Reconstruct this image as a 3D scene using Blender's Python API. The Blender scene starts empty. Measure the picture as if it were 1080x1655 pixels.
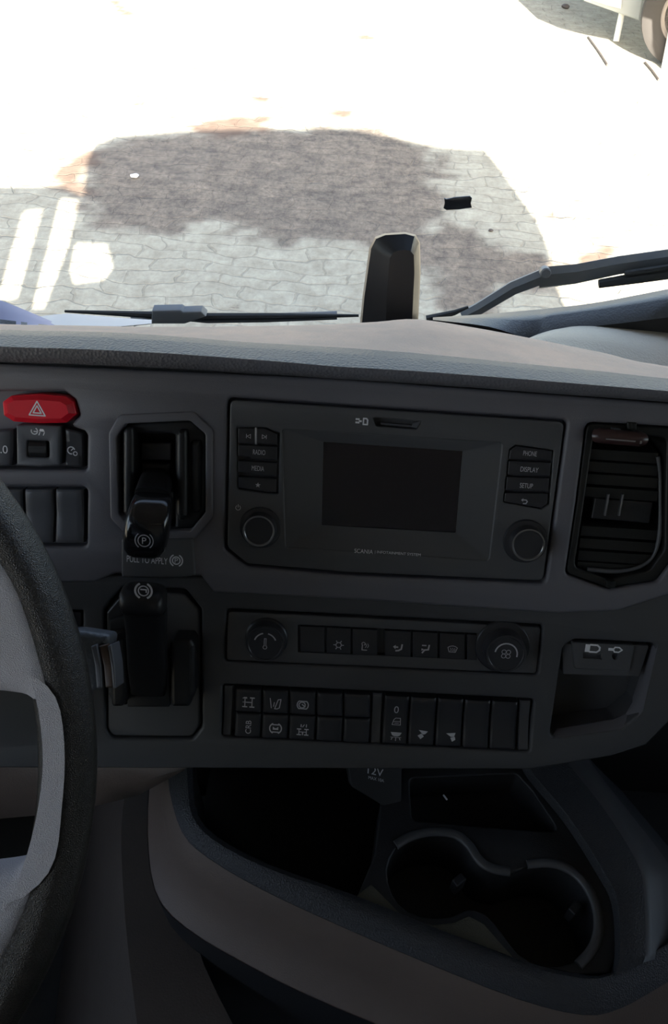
import bpy, bmesh, math, random
from mathutils import Vector, Matrix, geometry, noise

random.seed(7)
C = bpy.context.scene.collection
SC = bpy.context.scene

# ------------------------------------------------------------------ camera, sky, sun, exposure
FPX = 1320.0
TH, RO = math.radians(44), math.radians(4)
CAM = Vector((0, 0, 2.5))
F = Vector((0, math.cos(TH), -math.sin(TH)))
U0 = Vector((0, math.sin(TH), math.cos(TH)))
XA = Vector((1, 0, 0))
R = XA * math.cos(RO) + U0 * math.sin(RO)
U = U0 * math.cos(RO) - XA * math.sin(RO)
cd = bpy.data.cameras.new('camera')
cam = bpy.data.objects.new('camera', cd)
C.objects.link(cam)
cam.matrix_world = Matrix(((R.x, U.x, -F.x, CAM.x), (R.y, U.y, -F.y, CAM.y), (R.z, U.z, -F.z, CAM.z), (0, 0, 0, 1)))
cd.sensor_fit = 'VERTICAL'
cd.sensor_height = 36
cd.lens = FPX / 1655 * 36
cd.clip_start = 0.02
cd.clip_end = 300
SC.camera = cam

AZ, EL = math.radians(5), math.radians(27)           # the sun stands behind the cab
SDIR = Vector((-math.sin(AZ) * math.cos(EL), math.cos(AZ) * math.cos(EL), -math.sin(EL)))
w = bpy.data.worlds.new('sky')
SC.world = w
w.use_nodes = True
nt = w.node_tree
nt.nodes.clear()
sky = nt.nodes.new('ShaderNodeTexSky')
sky.sky_type = 'NISHITA'
sky.sun_disc = False
sky.sun_elevation = EL
sky.sun_rotation = math.pi + math.radians(-5)
sky.dust_density = 2.5
bg = nt.nodes.new('ShaderNodeBackground')
bg.inputs['Strength'].default_value = 0.66
wo = nt.nodes.new('ShaderNodeOutputWorld')
hs = nt.nodes.new('ShaderNodeHueSaturation')
hs.inputs['Saturation'].default_value = .78
nt.links.new(sky.outputs[0], hs.inputs['Color'])
nt.links.new(hs.outputs[0], bg.inputs[0])
nt.links.new(bg.outputs[0], wo.inputs[0])
sl = bpy.data.lights.new('sun', 'SUN')
sl.energy = 36
sl.angle = math.radians(0.55)
sl.color = (1.0, 0.93, 0.82)
so = bpy.data.objects.new('sun', sl)
C.objects.link(so)
so.location = (0, -6, 8)
so.rotation_euler = SDIR.to_track_quat('-Z', 'Y').to_euler()
SC.view_settings.view_transform = 'Standard'
SC.view_settings.look = 'None'
SC.view_settings.gamma = 1
SC.view_settings.use_curve_mapping = False
SC.view_settings.exposure = 0.0
SC.cycles.use_denoising = True
SC.cycles.max_bounces = 8
SC.cycles.diffuse_bounces = 5
SC.cycles.transparent_max_bounces = 12


# ------------------------------------------------------------------ helpers
def ray(x, y):
    return F + R * ((x - 540) / FPX) - U * ((y - 827.5) / FPX)


def atY(x, y, Y):
    d = ray(x, y)
    return CAM + d * ((Y - CAM.y) / d.y)


def atZ(x, y, Z):
    d = ray(x, y)
    return CAM + d * ((Z - CAM.z) / d.z)


def atD(x, y, D):
    return CAM + ray(x, y) * D


class Frame:
    def __init__(s, o, u, v):
        s.o, s.u, s.v = Vector(o), Vector(u).normalized(), Vector(v).normalized()
        s.n = s.u.cross(s.v).normalized()

    def uv(s, x, y, n=0.0):
        d = ray(x, y)
        t = (s.o + s.n * n - CAM).dot(s.n) / d.dot(s.n)
        p = CAM + d * t - s.o
        return (p.dot(s.u), p.dot(s.v))

    def P(s, uv, n=0.0):
        return s.o + s.u * uv[0] + s.v * uv[1] + s.n * n

    def k(s, x, y, n=0.0):                              # metres per pixel there
        return (s.P(s.uv(x, y, n), n) - CAM).dot(F) / FPX

    def poly(s, pts, n=0.0):
        return [s.uv(x, y, n) for x, y in pts]


def area2(p):
    return sum(p[i][0] * p[(i + 1) % len(p)][1] - p[(i + 1) % len(p)][0] * p[i][1] for i in range(len(p)))


def ccw(p):
    p = [tuple(q) for q in p]
    return p if area2(p) > 0 else p[::-1]


def fillet(p, r, seg=4):
    p = ccw(p)
    out = []
    n = len(p)
    for i in range(n):
        a, b, c = Vector(p[i - 1]), Vector(p[i]), Vector(p[(i + 1) % n])
        d1, d2 = (a - b), (c - b)
        l1, l2 = d1.length, d2.length
        if l1 < 1e-7 or l2 < 1e-7:
            continue
        d1 /= l1
        d2 /= l2
        ang = math.acos(max(-1, min(1, d1.dot(d2))))
        if ang > math.radians(176):
            out.append(tuple(b))
            continue
        t = min(r / math.tan(ang / 2), l1 * .48, l2 * .48)
        s0, s1 = b + d1 * t, b + d2 * t
        for k in range(seg + 1):
            q = k / seg
            out.append(tuple(s0 * (1 - q) ** 2 + b * 2 * q * (1 - q) + s1 * q * q))
    return out


def inset(p, d):                                       # p is ccw, positive d moves the outline inwards
    n = len(p)
    out = []
    for i in range(n):
        a, b, c = Vector(p[i - 1]), Vector(p[i]), Vector(p[(i + 1) % n])
        e1, e2 = (b - a), (c - b)
        if e1.length < 1e-9 or e2.length < 1e-9:
            out.append(tuple(b))
            continue
        e1.normalize()
        e2.normalize()
        n1, n2 = Vector((-e1.y, e1.x)), Vector((-e2.y, e2.x))
        m = n1 + n2
        if m.length < 1e-6:
            out.append(tuple(b + n1 * d))
            continue
        m.normalize()
        out.append(tuple(b + m * (d / max(.35, m.dot(n1)))))
    return out


def circle(c, r, n=32, ry=None, a0=0):
    ry = ry or r
    return [(c[0] + r * math.cos(a0 + 2 * math.pi * i / n), c[1] + ry * math.sin(a0 + 2 * math.pi * i / n)) for i in range(n)]


_tc = {}


def text2d(s):
    if s in _tc:
        return _tc[s]
    c = bpy.data.curves.new('t', 'FONT')
    c.body = s
    c.size = 1
    c.align_x = 'CENTER'
    o = bpy.data.objects.new('t', c)
    C.objects.link(o)
    dg = bpy.context.evaluated_depsgraph_get()
    dg.update()
    m = bpy.data.meshes.new_from_object(o.evaluated_get(dg))
    vs = [(v.co.x, v.co.y) for v in m.vertices]
    fs = [tuple(p.vertices) for p in m.polygons]
    bpy.data.objects.remove(o)
    bpy.data.curves.remove(c)
    bpy.data.meshes.remove(m)
    xs = [v[0] for v in vs]
    ys = [v[1] for v in vs]
    cx, cy = (min(xs) + max(xs)) / 2, (min(ys) + max(ys)) / 2
    _tc[s] = ([(x - cx, y - cy) for x, y in vs], fs, max(xs) - min(xs), max(ys) - min(ys))
    return _tc[s]


class MB:
    def __init__(s):
        s.v, s.f, s.m = [], [], []

    def add(s, vs, fs, m=0):
        b = len(s.v)
        s.v += [Vector(v) for v in vs]
        for f in fs:
            s.f.append([b + i for i in f])
            s.m.append(m)

    def ring_stack(s, rings, m=0, closed=True):
        n = len(rings[0])
        vs = [p for r in rings for p in r]
        fs = []
        for j in range(len(rings) - 1):
            for i in range(n if closed else n - 1):
                k = (i + 1) % n
                fs.append((j * n + i, j * n + k, (j + 1) * n + k, (j + 1) * n + i))
        s.add(vs, fs, m)

    def cap(s, fr, loops, n, m=0):
        pl = [[Vector((p[0], p[1], 0)) for p in l] for l in loops]
        tr = geometry.tessellate_polygon(pl)
        flat = [p for l in loops for p in l]
        s.add([fr.P(p, n) for p in flat], [tuple(t) for t in tr], m)

    def prism(s, fr, p, n0, n1, bev=0.0, seg=3, m=0, mc=None, back=False):
        p = ccw(p)
        rings = [[fr.P(q, n0) for q in p]]
        if bev > 0:
            for k in range(seg + 1):
                a = math.pi / 2 * k / seg
                ip = inset(p, bev * (1 - math.cos(a)))
                rings.append([fr.P(q, n1 - bev + bev * math.sin(a)) for q in ip])
        else:
            ip = p
            rings.append([fr.P(q, n1) for q in p])
        s.ring_stack(rings, m)
        s.cap(fr, [ip], n1, m if mc is None else mc)
        if back:
            s.cap(fr, [p], n0, m)
        return ip

    def plate(s, fr, outer, holes, n0, n1, bev=.0012, seg=3, m=0, depths=None, floors=None):
        """a plate with real openings; each opening has its own walls down to its depth, floor where asked"""
        outer = ccw(outer)
        rings = [[fr.P(q, n0) for q in outer]]
        for k in range(seg + 1):
            a = math.pi / 2 * k / seg
            io = inset(outer, bev * (1 - math.cos(a)))
            rings.append([fr.P(q, n1 - bev + bev * math.sin(a)) for q in io])
        s.ring_stack(rings, m)
        hl = []
        for i, h in enumerate(holes):
            h = ccw(h)
            d = depths[i] if depths else n0
            rings = [[fr.P(q, d) for q in h]]
            for k in range(seg + 1):
                a = math.pi / 2 * k / seg
                ih = inset(h, -bev * (1 - math.cos(a)))
                rings.append([fr.P(q, n1 - bev + bev * math.sin(a)) for q in ih])
            s.ring_stack(rings, m)
            hl.append(ih)
            if floors and floors[i]:
                s.cap(fr, [h], d, m)
        s.cap(fr, [io] + [x[::-1] for x in hl], n1, m)

    def lathe(s, o, axis, prof, seg=40, ms=None, up=None):
        axis = Vector(axis).normalized()
        a = (Vector(up) if up else axis.orthogonal()).normalized()
        a = (a - axis * a.dot(axis)).normalized()
        b = axis.cross(a)
        rings = [[Vector(o) + axis * h + (a * math.cos(t) + b * math.sin(t)) * r for t in [2 * math.pi * i / seg for i in range(seg)]] for r, h in prof]
        for j in range(len(rings) - 1):
            s.ring_stack([rings[j], rings[j + 1]], ms[j] if ms else 0)
        for e, jj in ((0, 0), (-1, -1)):
            if prof[e][0] > 1e-6:
                s.add(rings[e], [tuple(range(seg))], ms[jj] if ms else 0)

    def tube(s, pts, r, seg=10, m=0, smooth=0, flat=1.0, up=None):
        pts = [Vector(p) for p in pts]
        rr = list(r) if isinstance(r, (list, tuple)) else [r] * len(pts)
        for _ in range(smooth):
            q, qr = [pts[0]], [rr[0]]
            for i in range(len(pts) - 1):
                q += [pts[i] * .75 + pts[i + 1] * .25, pts[i] * .25 + pts[i + 1] * .75]
                qr += [rr[i] * .75 + rr[i + 1] * .25, rr[i] * .25 + rr[i + 1] * .75]
            q.append(pts[-1])
            qr.append(rr[-1])
            pts, rr = q, qr
        rings = []
        pa = None
        for i, p in enumerate(pts):
            t = (pts[min(i + 1, len(pts) - 1)] - pts[max(i - 1, 0)]).normalized()
            if up is not None:
                a = Vector(up)
                a = (a - t * a.dot(t)).normalized()
            elif pa is None:
                a = t.orthogonal().normalized()
            else:
                a = (pa - t * pa.dot(t)).normalized()
            pa = a
            b = t.cross(a)
            rings.append([p + (a * math.cos(x) * flat + b * math.sin(x)) * rr[i] for x in [2 * math.pi * k / seg for k in range(seg)]])
        s.ring_stack(rings, m)
        s.add(rings[0], [tuple(range(seg))], m)
        s.add(rings[-1], [tuple(range(seg))], m)

    def rows(s, rows, m=0, ms=None):
        for j in range(len(rows) - 1):
            s.ring_stack([rows[j], rows[j + 1]], ms[j] if ms else m, closed=False)

    def box(s, a, b, m=0):
        x0, y0, z0 = a
        x1, y1, z1 = b
        vs = [(x, y, z) for z in (z0, z1) for x, y in ((x0, y0), (x1, y0), (x1, y1), (x0, y1))]
        s.add(vs, [(0, 1, 2, 3), (4, 5, 6, 7), (0, 1, 5, 4), (1, 2, 6, 5), (2, 3, 7, 6), (3, 0, 4, 7)], m)

    def hull(s, pts, m=0):
        bm = bmesh.new()
        for p in pts:
            bm.verts.new(p)
        g = bmesh.ops.convex_hull(bm, input=bm.verts)
        bm.verts.ensure_lookup_table()
        bm.verts.index_update()
        s.add([v.co.copy() for v in bm.verts], [tuple(v.index for v in f.verts) for f in bm.faces], m)
        bm.free()

    # writing and signs, thin raised print on a surface of a frame
    def text(s, fr, t, x, y, hpx=None, wpx=None, n=0.0, m=1, rot=0.0, th=.00008):
        vs, fs, w_, h_ = text2d(t)
        k = fr.k(x, y, n)
        sy = (hpx * k / h_) if hpx else wpx * k / w_
        sx = (wpx * k / w_) if wpx else sy
        c = fr.uv(x, y, n)
        cr, sr = math.cos(rot), math.sin(rot)
        s.add([fr.P((c[0] + a * sx * cr - b * sy * sr, c[1] + a * sx * sr + b * sy * cr), n + th) for a, b in vs], fs, m)

    def icon(s, fr, x, y, size, items, n=0.0, m=1, th=.00008, w=.12):
        k = fr.k(x, y, n) * size / 2
        c = fr.uv(x, y, n)

        def P(q):
            return fr.P((c[0] + q[0] * k, c[1] + q[1] * k), n + th)

        def stroke(pts, ww):
            for a, b in zip(pts, pts[1:]):
                a, b = Vector(a), Vector(b)
                d = b - a
                if d.length < 1e-6:
                    continue
                d.normalize()
                o = Vector((-d.y, d.x)) * ww / 2
                e = d * ww * .3
                s.add([P(a - o - e), P(b - o + e), P(b + o + e), P(a + o - e)], [(0, 1, 2, 3)], m)
        for it in items:
            if it[0] == 'l':
                stroke(it[1], it[2] if len(it) > 2 else w)
            elif it[0] == 'f':
                s.add([P(q) for q in it[1]], [tuple(range(len(it[1])))], m)
            elif it[0] == 'a':
                _, cx, cy, r, a0, a1 = it[:6]
                ww = it[6] if len(it) > 6 else w
                nn = max(6, int(abs(a1 - a0) / 12))
                stroke([(cx + r * math.cos(math.radians(a0 + (a1 - a0) * i / nn)), cy + r * math.sin(math.radians(a0 + (a1 - a0) * i / nn))) for i in range(nn + 1)], ww)

    def build(s, name, mats, parent=None, sharp=38, recalc=True):
        me = bpy.data.meshes.new(name)
        off = parent_loc(parent)
        me.from_pydata([v - off for v in s.v], [], s.f)
        if not isinstance(mats, (list, tuple)):
            mats = [mats]
        for mm in mats:
            me.materials.append(mm)
        for p, i in zip(me.polygons, s.m):
            p.material_index = min(i, len(mats) - 1)
            p.use_smooth = True
        bm = bmesh.new()
        bm.from_mesh(me)
        bmesh.ops.remove_doubles(bm, verts=bm.verts, dist=1e-6)
        if recalc:
            bmesh.ops.recalc_face_normals(bm, faces=bm.faces)
        bm.to_mesh(me)
        bm.free()
        me.set_sharp_from_angle(angle=math.radians(sharp))
        o = bpy.data.objects.new(name, me)
        C.objects.link(o)
        if parent:
            o.parent = parent
        return o


def parent_loc(p):
    v = Vector((0, 0, 0))
    while p is not None:
        v += p.location
        p = p.parent
    return v


def tag(o, label=None, cat=None, group=None, kind=None):
    if label:
        o['label'] = label
    if cat:
        o['category'] = cat
    if group:
        o['group'] = group
    if kind:
        o['kind'] = kind
    return o


def thing(name, loc, label, cat, group=None):
    o = bpy.data.objects.new(name, None)
    o.empty_display_size = .02
    C.objects.link(o)
    o.location = loc
    return tag(o, label, cat, group)


# ------------------------------------------------------------------ materials
def mat(name, col, rough=.5, bump=0, scale=400, metal=0, spec=.5, var=0, vscale=6, col2=None, kind='noise', coat=0, trans=0):
    m = bpy.data.materials.new(name)
    m.use_nodes = True
    nt = m.node_tree
    b = nt.nodes['Principled BSDF']
    b.inputs['Base Color'].default_value = (*col, 1)
    b.inputs['Roughness'].default_value = rough
    b.inputs['Metallic'].default_value = metal
    b.inputs['Specular IOR Level'].default_value = spec
    b.inputs['Coat Weight'].default_value = coat
    tc = nt.nodes.new('ShaderNodeNewGeometry')
    if var or col2:
        n1 = nt.nodes.new('ShaderNodeTexNoise')
        n1.inputs['Scale'].default_value = vscale
        n1.inputs['Detail'].default_value = 6
        n1.inputs['Roughness'].default_value = .65
        nt.links.new(tc.outputs['Position'], n1.inputs['Vector'])
        rp = nt.nodes.new('ShaderNodeValToRGB')
        rp.color_ramp.elements[0].position = .38
        rp.color_ramp.elements[1].position = .64
        c2 = col2 if col2 else tuple(c * (1 + var) for c in col)
        rp.color_ramp.elements[0].color = (*col, 1)
        rp.color_ramp.elements[1].color = (*c2, 1)
        nt.links.new(n1.outputs['Fac'], rp.inputs[0])
        nt.links.new(rp.outputs[0], b.inputs['Base Color'])
    if bump:
        if kind == 'noise':
            t = nt.nodes.new('ShaderNodeTexNoise')
            t.inputs['Detail'].default_value = 3
            out = t.outputs['Fac']
        else:
            t = nt.nodes.new('ShaderNodeTexVoronoi')
            out = t.outputs['Distance']
        t.inputs['Scale'].default_value = scale
        nt.links.new(tc.outputs['Position'], t.inputs['Vector'])
        bp = nt.nodes.new('ShaderNodeBump')
        bp.inputs['Strength'].default_value = bump
        bp.inputs['Distance'].default_value = .0006
        nt.links.new(out, bp.inputs['Height'])
        nt.links.new(bp.outputs[0], b.inputs['Normal'])
    return m


M = {}
M['fascia'] = mat('fascia_plastic', (.155, .150, .168), .42, .25, 1500)
M['fascia_dark'] = mat('fascia_dark_plastic', (.075, .075, .080), .45, .25, 1500)
M['unit'] = mat('unit_plastic', (.095, .095, .10), .40, .15, 1500)
M['switch'] = mat('switch_plastic', (.034, .034, .039), .35, .1, 1500)
M['switch_grey'] = mat('grey_switch_plastic', (.095, .098, .11), .35, .1, 1500)
M['black'] = mat('black_plastic', (.016, .016, .018), .42, .15, 900)
M['void'] = mat('cavity_shade', (.006, .006, .006), .7)  # near-black, so the shade inside gaps is put into the colour
M['vent'] = mat('vent_plastic', (.012, .012, .011), .45, .15, 900)
M['gloss'] = mat('gloss_black', (.012, .012, .014), .16, coat=.4)
M['screen'] = mat('screen_glass', (.010, .006, .012), .10, coat=.3)
M['ink'] = mat('white_print', (.9, .9, .92), .6)
M['ink_dim'] = mat('grey_print', (.62, .62, .65), .6)
M['chrome'] = mat('satin_chrome', (.55, .55, .57), .28, metal=1)
M['red'] = mat('red_plastic', (.85, .014, .035), .28, coat=.3)
M['pad'] = mat('soft_pad', (.036, .040, .048), .48, 1.0, 420, kind='voronoi', spec=.45)
M['dusty'] = mat('dusty_pad', (.62, .50, .42), .8, .8, 420, spec=.15, col2=(.80, .61, .49), vscale=9, kind='voronoi')
M['dustgrey'] = mat('dusty_grey_pad', (.66, .61, .53), .8, .8, 420, spec=.15, col2=(.72, .67, .58), vscale=9, kind='voronoi')
M['hood'] = mat('hood_plastic', (.075, .082, .092), .45, .5, 420, kind='voronoi')
M['leather'] = mat('rim_leather', (.032, .028, .024), .30, .7, 1500, kind='voronoi')
M['rimgrey'] = mat('rim_grey', (.48, .465, .50), .45, .7, 1700, kind='voronoi')
M['beige'] = mat('beige_plastic', (.135, .102, .086), .55, .5, 700, var=.12, vscale=5)
M['tunnel'] = mat('tunnel_trim', (.075, .060, .052), .7, .5, 500, var=.2, vscale=8)
M['console_band'] = mat('console_black_band', (.035, .036, .041), .5, .9, 700, kind='voronoi')
M['tray'] = mat('tray_plastic', (.018, .018, .020), .55, .4, 700)
M['mat'] = mat('rubber_mat', (.03, .03, .03), .8, .6, 120)
M['paper'] = mat('paper', (.80, .80, .84), .7)
M['paper_lilac'] = mat('lilac_paper', (.40, .40, .60), .7)
M['wiper'] = mat('wiper_paint', (.13, .14, .155), .45, .3, 300, col2=(.17, .165, .16), vscale=20)
M['rubber'] = mat('wiper_rubber', (.02, .02, .02), .6)
M['warm'] = mat('warm_edge_plastic', (.075, .045, .028), .4)
M['wood'] = mat('dark_red_plastic', (.055, .028, .027), .3)
M['white'] = mat('white_paint', (.75, .74, .70), .5)
M['lining'] = mat('cab_lining', (.13, .125, .12), .8)
M['paint'] = mat('cab_paint', (.70, .70, .70), .4)
M['tyre'] = mat('dusty_tyre', (.045, .04, .037), .85)
M['rimdust'] = mat('dusty_wheel_rim', (.30, .26, .235), .7)
M['greypaint'] = mat('grey_vehicle_paint', (.36, .38, .38), .5)
M['cloth'] = mat('seat_cloth', (.07, .07, .075), .9)
M['stone'] = mat('pale_stone', (.75, .73, .70), .8)

gm = bpy.data.materials.new('windscreen_glass')
gm.use_nodes = True
nt = gm.node_tree
nt.nodes.clear()
gt = nt.nodes.new('ShaderNodeBsdfTransparent')
gt.inputs[0].default_value = (.97, .98, .975, 1)
gg = nt.nodes.new('ShaderNodeBsdfGlossy')
gg.inputs['Roughness'].default_value = .02
gx = nt.nodes.new('ShaderNodeMixShader')
fr_ = nt.nodes.new('ShaderNodeFresnel')
fr_.inputs[0].default_value = 1.2
go = nt.nodes.new('ShaderNodeOutputMaterial')
nt.links.new(fr_.outputs[0], gx.inputs[0])
nt.links.new(gt.outputs[0], gx.inputs[1])
nt.links.new(gg.outputs[0], gx.inputs[2])
nt.links.new(gx.outputs[0], go.inputs[0])
M['glass'] = gm

# ------------------------------------------------------------------ ground: old pavers with soil patches


def g2(x, y):
    p = atZ(x, y, 0)
    return (p.x, p.y)


def sdist(p, poly):
    inside = False
    best = 1e9
    n = len(poly)
    for i in range(n):
        ax, ay = poly[i]
        bx, by = poly[(i + 1) % n]
        if (ay > p[1]) != (by > p[1]) and p[0] < (bx - ax) * (p[1] - ay) / (by - ay) + ax:
            inside = not inside
        dx, dy = bx - ax, by - ay
        t = max(0, min(1, ((p[0] - ax) * dx + (p[1] - ay) * dy) / (dx * dx + dy * dy + 1e-12)))
        best = min(best, math.hypot(p[0] - ax - t * dx, p[1] - ay - t * dy))
    return -best if inside else best


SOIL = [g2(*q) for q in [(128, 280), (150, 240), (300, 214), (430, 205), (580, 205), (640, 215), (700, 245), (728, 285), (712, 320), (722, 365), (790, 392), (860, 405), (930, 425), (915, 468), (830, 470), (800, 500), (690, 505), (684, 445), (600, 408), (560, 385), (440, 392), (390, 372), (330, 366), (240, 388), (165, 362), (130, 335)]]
RED = [[g2(*q) for q in [(300, 200), (350, 188), (435, 190), (430, 214), (310, 218)]], [g2(*q) for q in [(92, 300), (110, 258), (142, 250), (140, 320)]],
       [g2(*q) for q in [(925, 400), (985, 395), (1000, 430), (935, 425)]], [g2(*q) for q in [(170, 0), (195, 2), (212, 22), (196, 24)]],
       [g2(*q) for q in [(410, 155), (440, 156), (442, 176), (425, 174)]], [g2(*q) for q in [(885, 348), (925, 350), (915, 360), (890, 358)]], [g2(*q) for q in [(212, 164), (240, 166), (232, 171), (214, 170)]],
       [g2(*q) for q in [(575, 58), (600, 56), (604, 62), (580, 64)]], [g2(*q) for q in [(540, 182), (562, 182), (560, 188), (542, 187)]]]
gx0, gx1, gy0, gy1, st = -5.5, 6.5, 1.4, 15.0, .055
nx, ny = int((gx1 - gx0) / st), int((gy1 - gy0) / st)
vs = [(gx0 + i * st, gy0 + j * st, 0) for j in range(ny + 1) for i in range(nx + 1)]
fs = [(j * (nx + 1) + i, j * (nx + 1) + i + 1, (j + 1) * (nx + 1) + i + 1, (j + 1) * (nx + 1) + i) for j in range(ny) for i in range(nx)]
b0 = len(vs)
BIG = 60                                              # the yard goes on beyond the part seen closely
vs += [(-BIG, -BIG, 0), (BIG, -BIG, 0), (BIG, BIG, 0), (-BIG, BIG, 0)]
c00, c10, c11, c01 = 0, nx, ny * (nx + 1) + nx, ny * (nx + 1)
fs += [(b0, b0 + 1, c10, c00), (b0 + 1, b0 + 2, c11, c10), (b0 + 2, b0 + 3, c01, c11), (b0 + 3, b0, c00, c01)]
me = bpy.data.meshes.new('ground')
me.from_pydata(vs, [], fs)
at = me.color_attributes.new('dirt', 'FLOAT_COLOR', 'POINT')
for i, v in enumerate(vs):
    if i >= b0:
        continue
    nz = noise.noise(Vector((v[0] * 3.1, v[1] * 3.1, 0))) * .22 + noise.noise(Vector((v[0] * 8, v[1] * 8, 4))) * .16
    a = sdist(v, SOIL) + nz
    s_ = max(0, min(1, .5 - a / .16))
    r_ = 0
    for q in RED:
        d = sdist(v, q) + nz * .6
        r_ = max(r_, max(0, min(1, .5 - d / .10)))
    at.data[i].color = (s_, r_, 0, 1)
m = bpy.data.materials.new('yard_pavers')
m.use_nodes = True
nt = m.node_tree
N, L = nt.nodes, nt.links
b = N['Principled BSDF']
b.inputs['Roughness'].default_value = .9
b.inputs['Specular IOR Level'].default_value = .2
geo = N.new('ShaderNodeNewGeometry')
nw = N.new('ShaderNodeTexNoise')
nw.inputs['Scale'].default_value = 2.2
nw.inputs['Detail'].default_value = 3
L.new(geo.outputs['Position'], nw.inputs['Vector'])
va = N.new('ShaderNodeVectorMath')
va.operation = 'MULTIPLY_ADD'
L.new(nw.outputs['Color'], va.inputs[0])
va.inputs[1].default_value = (.34, .34, 0)
L.new(geo.outputs['Position'], va.inputs[2])
br = N.new('ShaderNodeTexBrick')
br.inputs['Scale'].default_value = 1
br.inputs['Brick Width'].default_value = .30
br.inputs['Row Height'].default_value = .15
br.inputs['Mortar Size'].default_value = .009
br.inputs['Mortar Smooth'].default_value = .6
br.inputs['Color1'].default_value = (.43, .42, .37, 1)
br.inputs['Color2'].default_value = (.36, .35, .31, 1)
br.inputs['Mortar'].default_value = (.22, .21, .19, 1)
L.new(va.outputs[0], br.inputs['Vector'])
nz2 = N.new('ShaderNodeTexNoise')
nz2.inputs['Scale'].default_value = 7
nz2.inputs['Detail'].default_value = 9
nz2.inputs['Roughness'].default_value = .7
L.new(geo.outputs['Position'], nz2.inputs['Vector'])


def ramp(inp, p0, p1, c0, c1):
    r = N.new('ShaderNodeValToRGB')
    r.color_ramp.elements[0].position = p0
    r.color_ramp.elements[1].position = p1
    r.color_ramp.elements[0].color = (*c0, 1)
    r.color_ramp.elements[1].color = (*c1, 1)
    L.new(inp, r.inputs[0])
    return r.outputs[0]


def mix(fac, a, b_, mode='MIX'):
    x = N.new('ShaderNodeMix')
    x.data_type = 'RGBA'
    x.blend_type = mode
    if isinstance(fac, (int, float)):
        x.inputs['Factor'].default_value = fac
    else:
        L.new(fac, x.inputs['Factor'])
    for inp, q in ((x.inputs[6], a), (x.inputs[7], b_)):
        if isinstance(q, tuple):
            inp.default_value = (*q, 1)
        else:
            L.new(q, inp)
    return x.outputs[2]


paver = mix(.68, br.outputs['Color'], ramp(nz2.outputs['Fac'], .3, .7, (.26, .24, .20), (.50, .49, .43)))
nz3 = N.new('ShaderNodeTexNoise')
nz3.inputs['Scale'].default_value = 3.3
nz3.inputs['Detail'].default_value = 10
nz3.inputs['Roughness'].default_value = .68
L.new(geo.outputs['Position'], nz3.inputs['Vector'])
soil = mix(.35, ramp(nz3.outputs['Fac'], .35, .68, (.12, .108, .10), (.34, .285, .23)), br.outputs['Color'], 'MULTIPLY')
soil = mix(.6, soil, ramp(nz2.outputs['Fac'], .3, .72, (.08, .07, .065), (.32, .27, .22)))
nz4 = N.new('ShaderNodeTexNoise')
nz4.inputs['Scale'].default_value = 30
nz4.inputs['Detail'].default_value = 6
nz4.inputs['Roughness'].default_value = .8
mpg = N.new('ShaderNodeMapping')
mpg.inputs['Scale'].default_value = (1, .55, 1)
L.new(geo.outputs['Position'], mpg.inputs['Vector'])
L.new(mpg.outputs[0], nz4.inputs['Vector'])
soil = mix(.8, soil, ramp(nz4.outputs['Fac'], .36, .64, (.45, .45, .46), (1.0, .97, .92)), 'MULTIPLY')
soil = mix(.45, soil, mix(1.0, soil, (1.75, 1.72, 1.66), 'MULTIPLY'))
paver = mix(.35, paver, ramp(nz4.outputs['Fac'], .33, .6, (.55, .55, .55), (1.1, 1.1, 1.08)), 'MULTIPLY')
at_ = N.new('ShaderNodeVertexColor')
at_.layer_name = 'dirt'
sp = N.new('ShaderNodeSeparateColor')
L.new(at_.outputs['Color'], sp.inputs[0])
fleck = mix(.5, (.155, .105, .078), ramp(nz2.outputs['Fac'], .3, .7, (.10, .072, .055), (.24, .18, .14)))
nz5 = N.new('ShaderNodeTexNoise')
nz5.inputs['Scale'].default_value = 2.4
nz5.inputs['Detail'].default_value = 7
nz5.inputs['Roughness'].default_value = .62
mp5 = N.new('ShaderNodeMapping')
mp5.inputs['Scale'].default_value = (1, 1.6, 1)
mp5.inputs['Location'].default_value = (3, 1, 0)
L.new(geo.outputs['Position'], mp5.inputs['Vector'])
L.new(mp5.outputs[0], nz5.inputs['Vector'])
paver = mix(1.0, paver, (1.06, 1.01, .92), 'MULTIPLY')
paver = mix(ramp(nz5.outputs['Fac'], .68, .73, (0, 0, 0), (.75, .75, .75)), paver, fleck)
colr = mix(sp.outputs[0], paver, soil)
colr = mix(sp.outputs[1], colr, fleck)
L.new(colr, b.inputs['Base Color'])
bp = N.new('ShaderNodeBump')
bp.inputs['Strength'].default_value = .5
bp.inputs['Distance'].default_value = .02
hh = N.new('ShaderNodeMath')
hh.operation = 'SUBTRACT'
L.new(nz2.outputs['Fac'], hh.inputs[0])
L.new(br.outputs['Fac'], hh.inputs[1])
L.new(hh.outputs[0], bp.inputs['Height'])
L.new(bp.outputs[0], b.inputs['Normal'])
me.materials.append(m)
ground = bpy.data.objects.new('ground', me)
C.objects.link(ground)
tag(ground, kind='structure')


# ------------------------------------------------------------------ the cab shell around the viewer
def back_to(x, y, Y):                                 # the point at depth Y whose shadow falls on the ground seen at x, y
    g = atZ(x, y, 0)
    return g - SDIR * ((g.y - Y) / SDIR.y)


YF, YB = .98, -.75
XL, XR = -.88, 1.60
hd = [back_to(x, y, YF) for x, y in [(137, 335), (142, 262), (152, 238), (185, 224), (300, 215), (430, 212), (560, 210), (640, 226), (700, 240), (785, 246), (812, 280), (870, 362)]]
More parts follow.
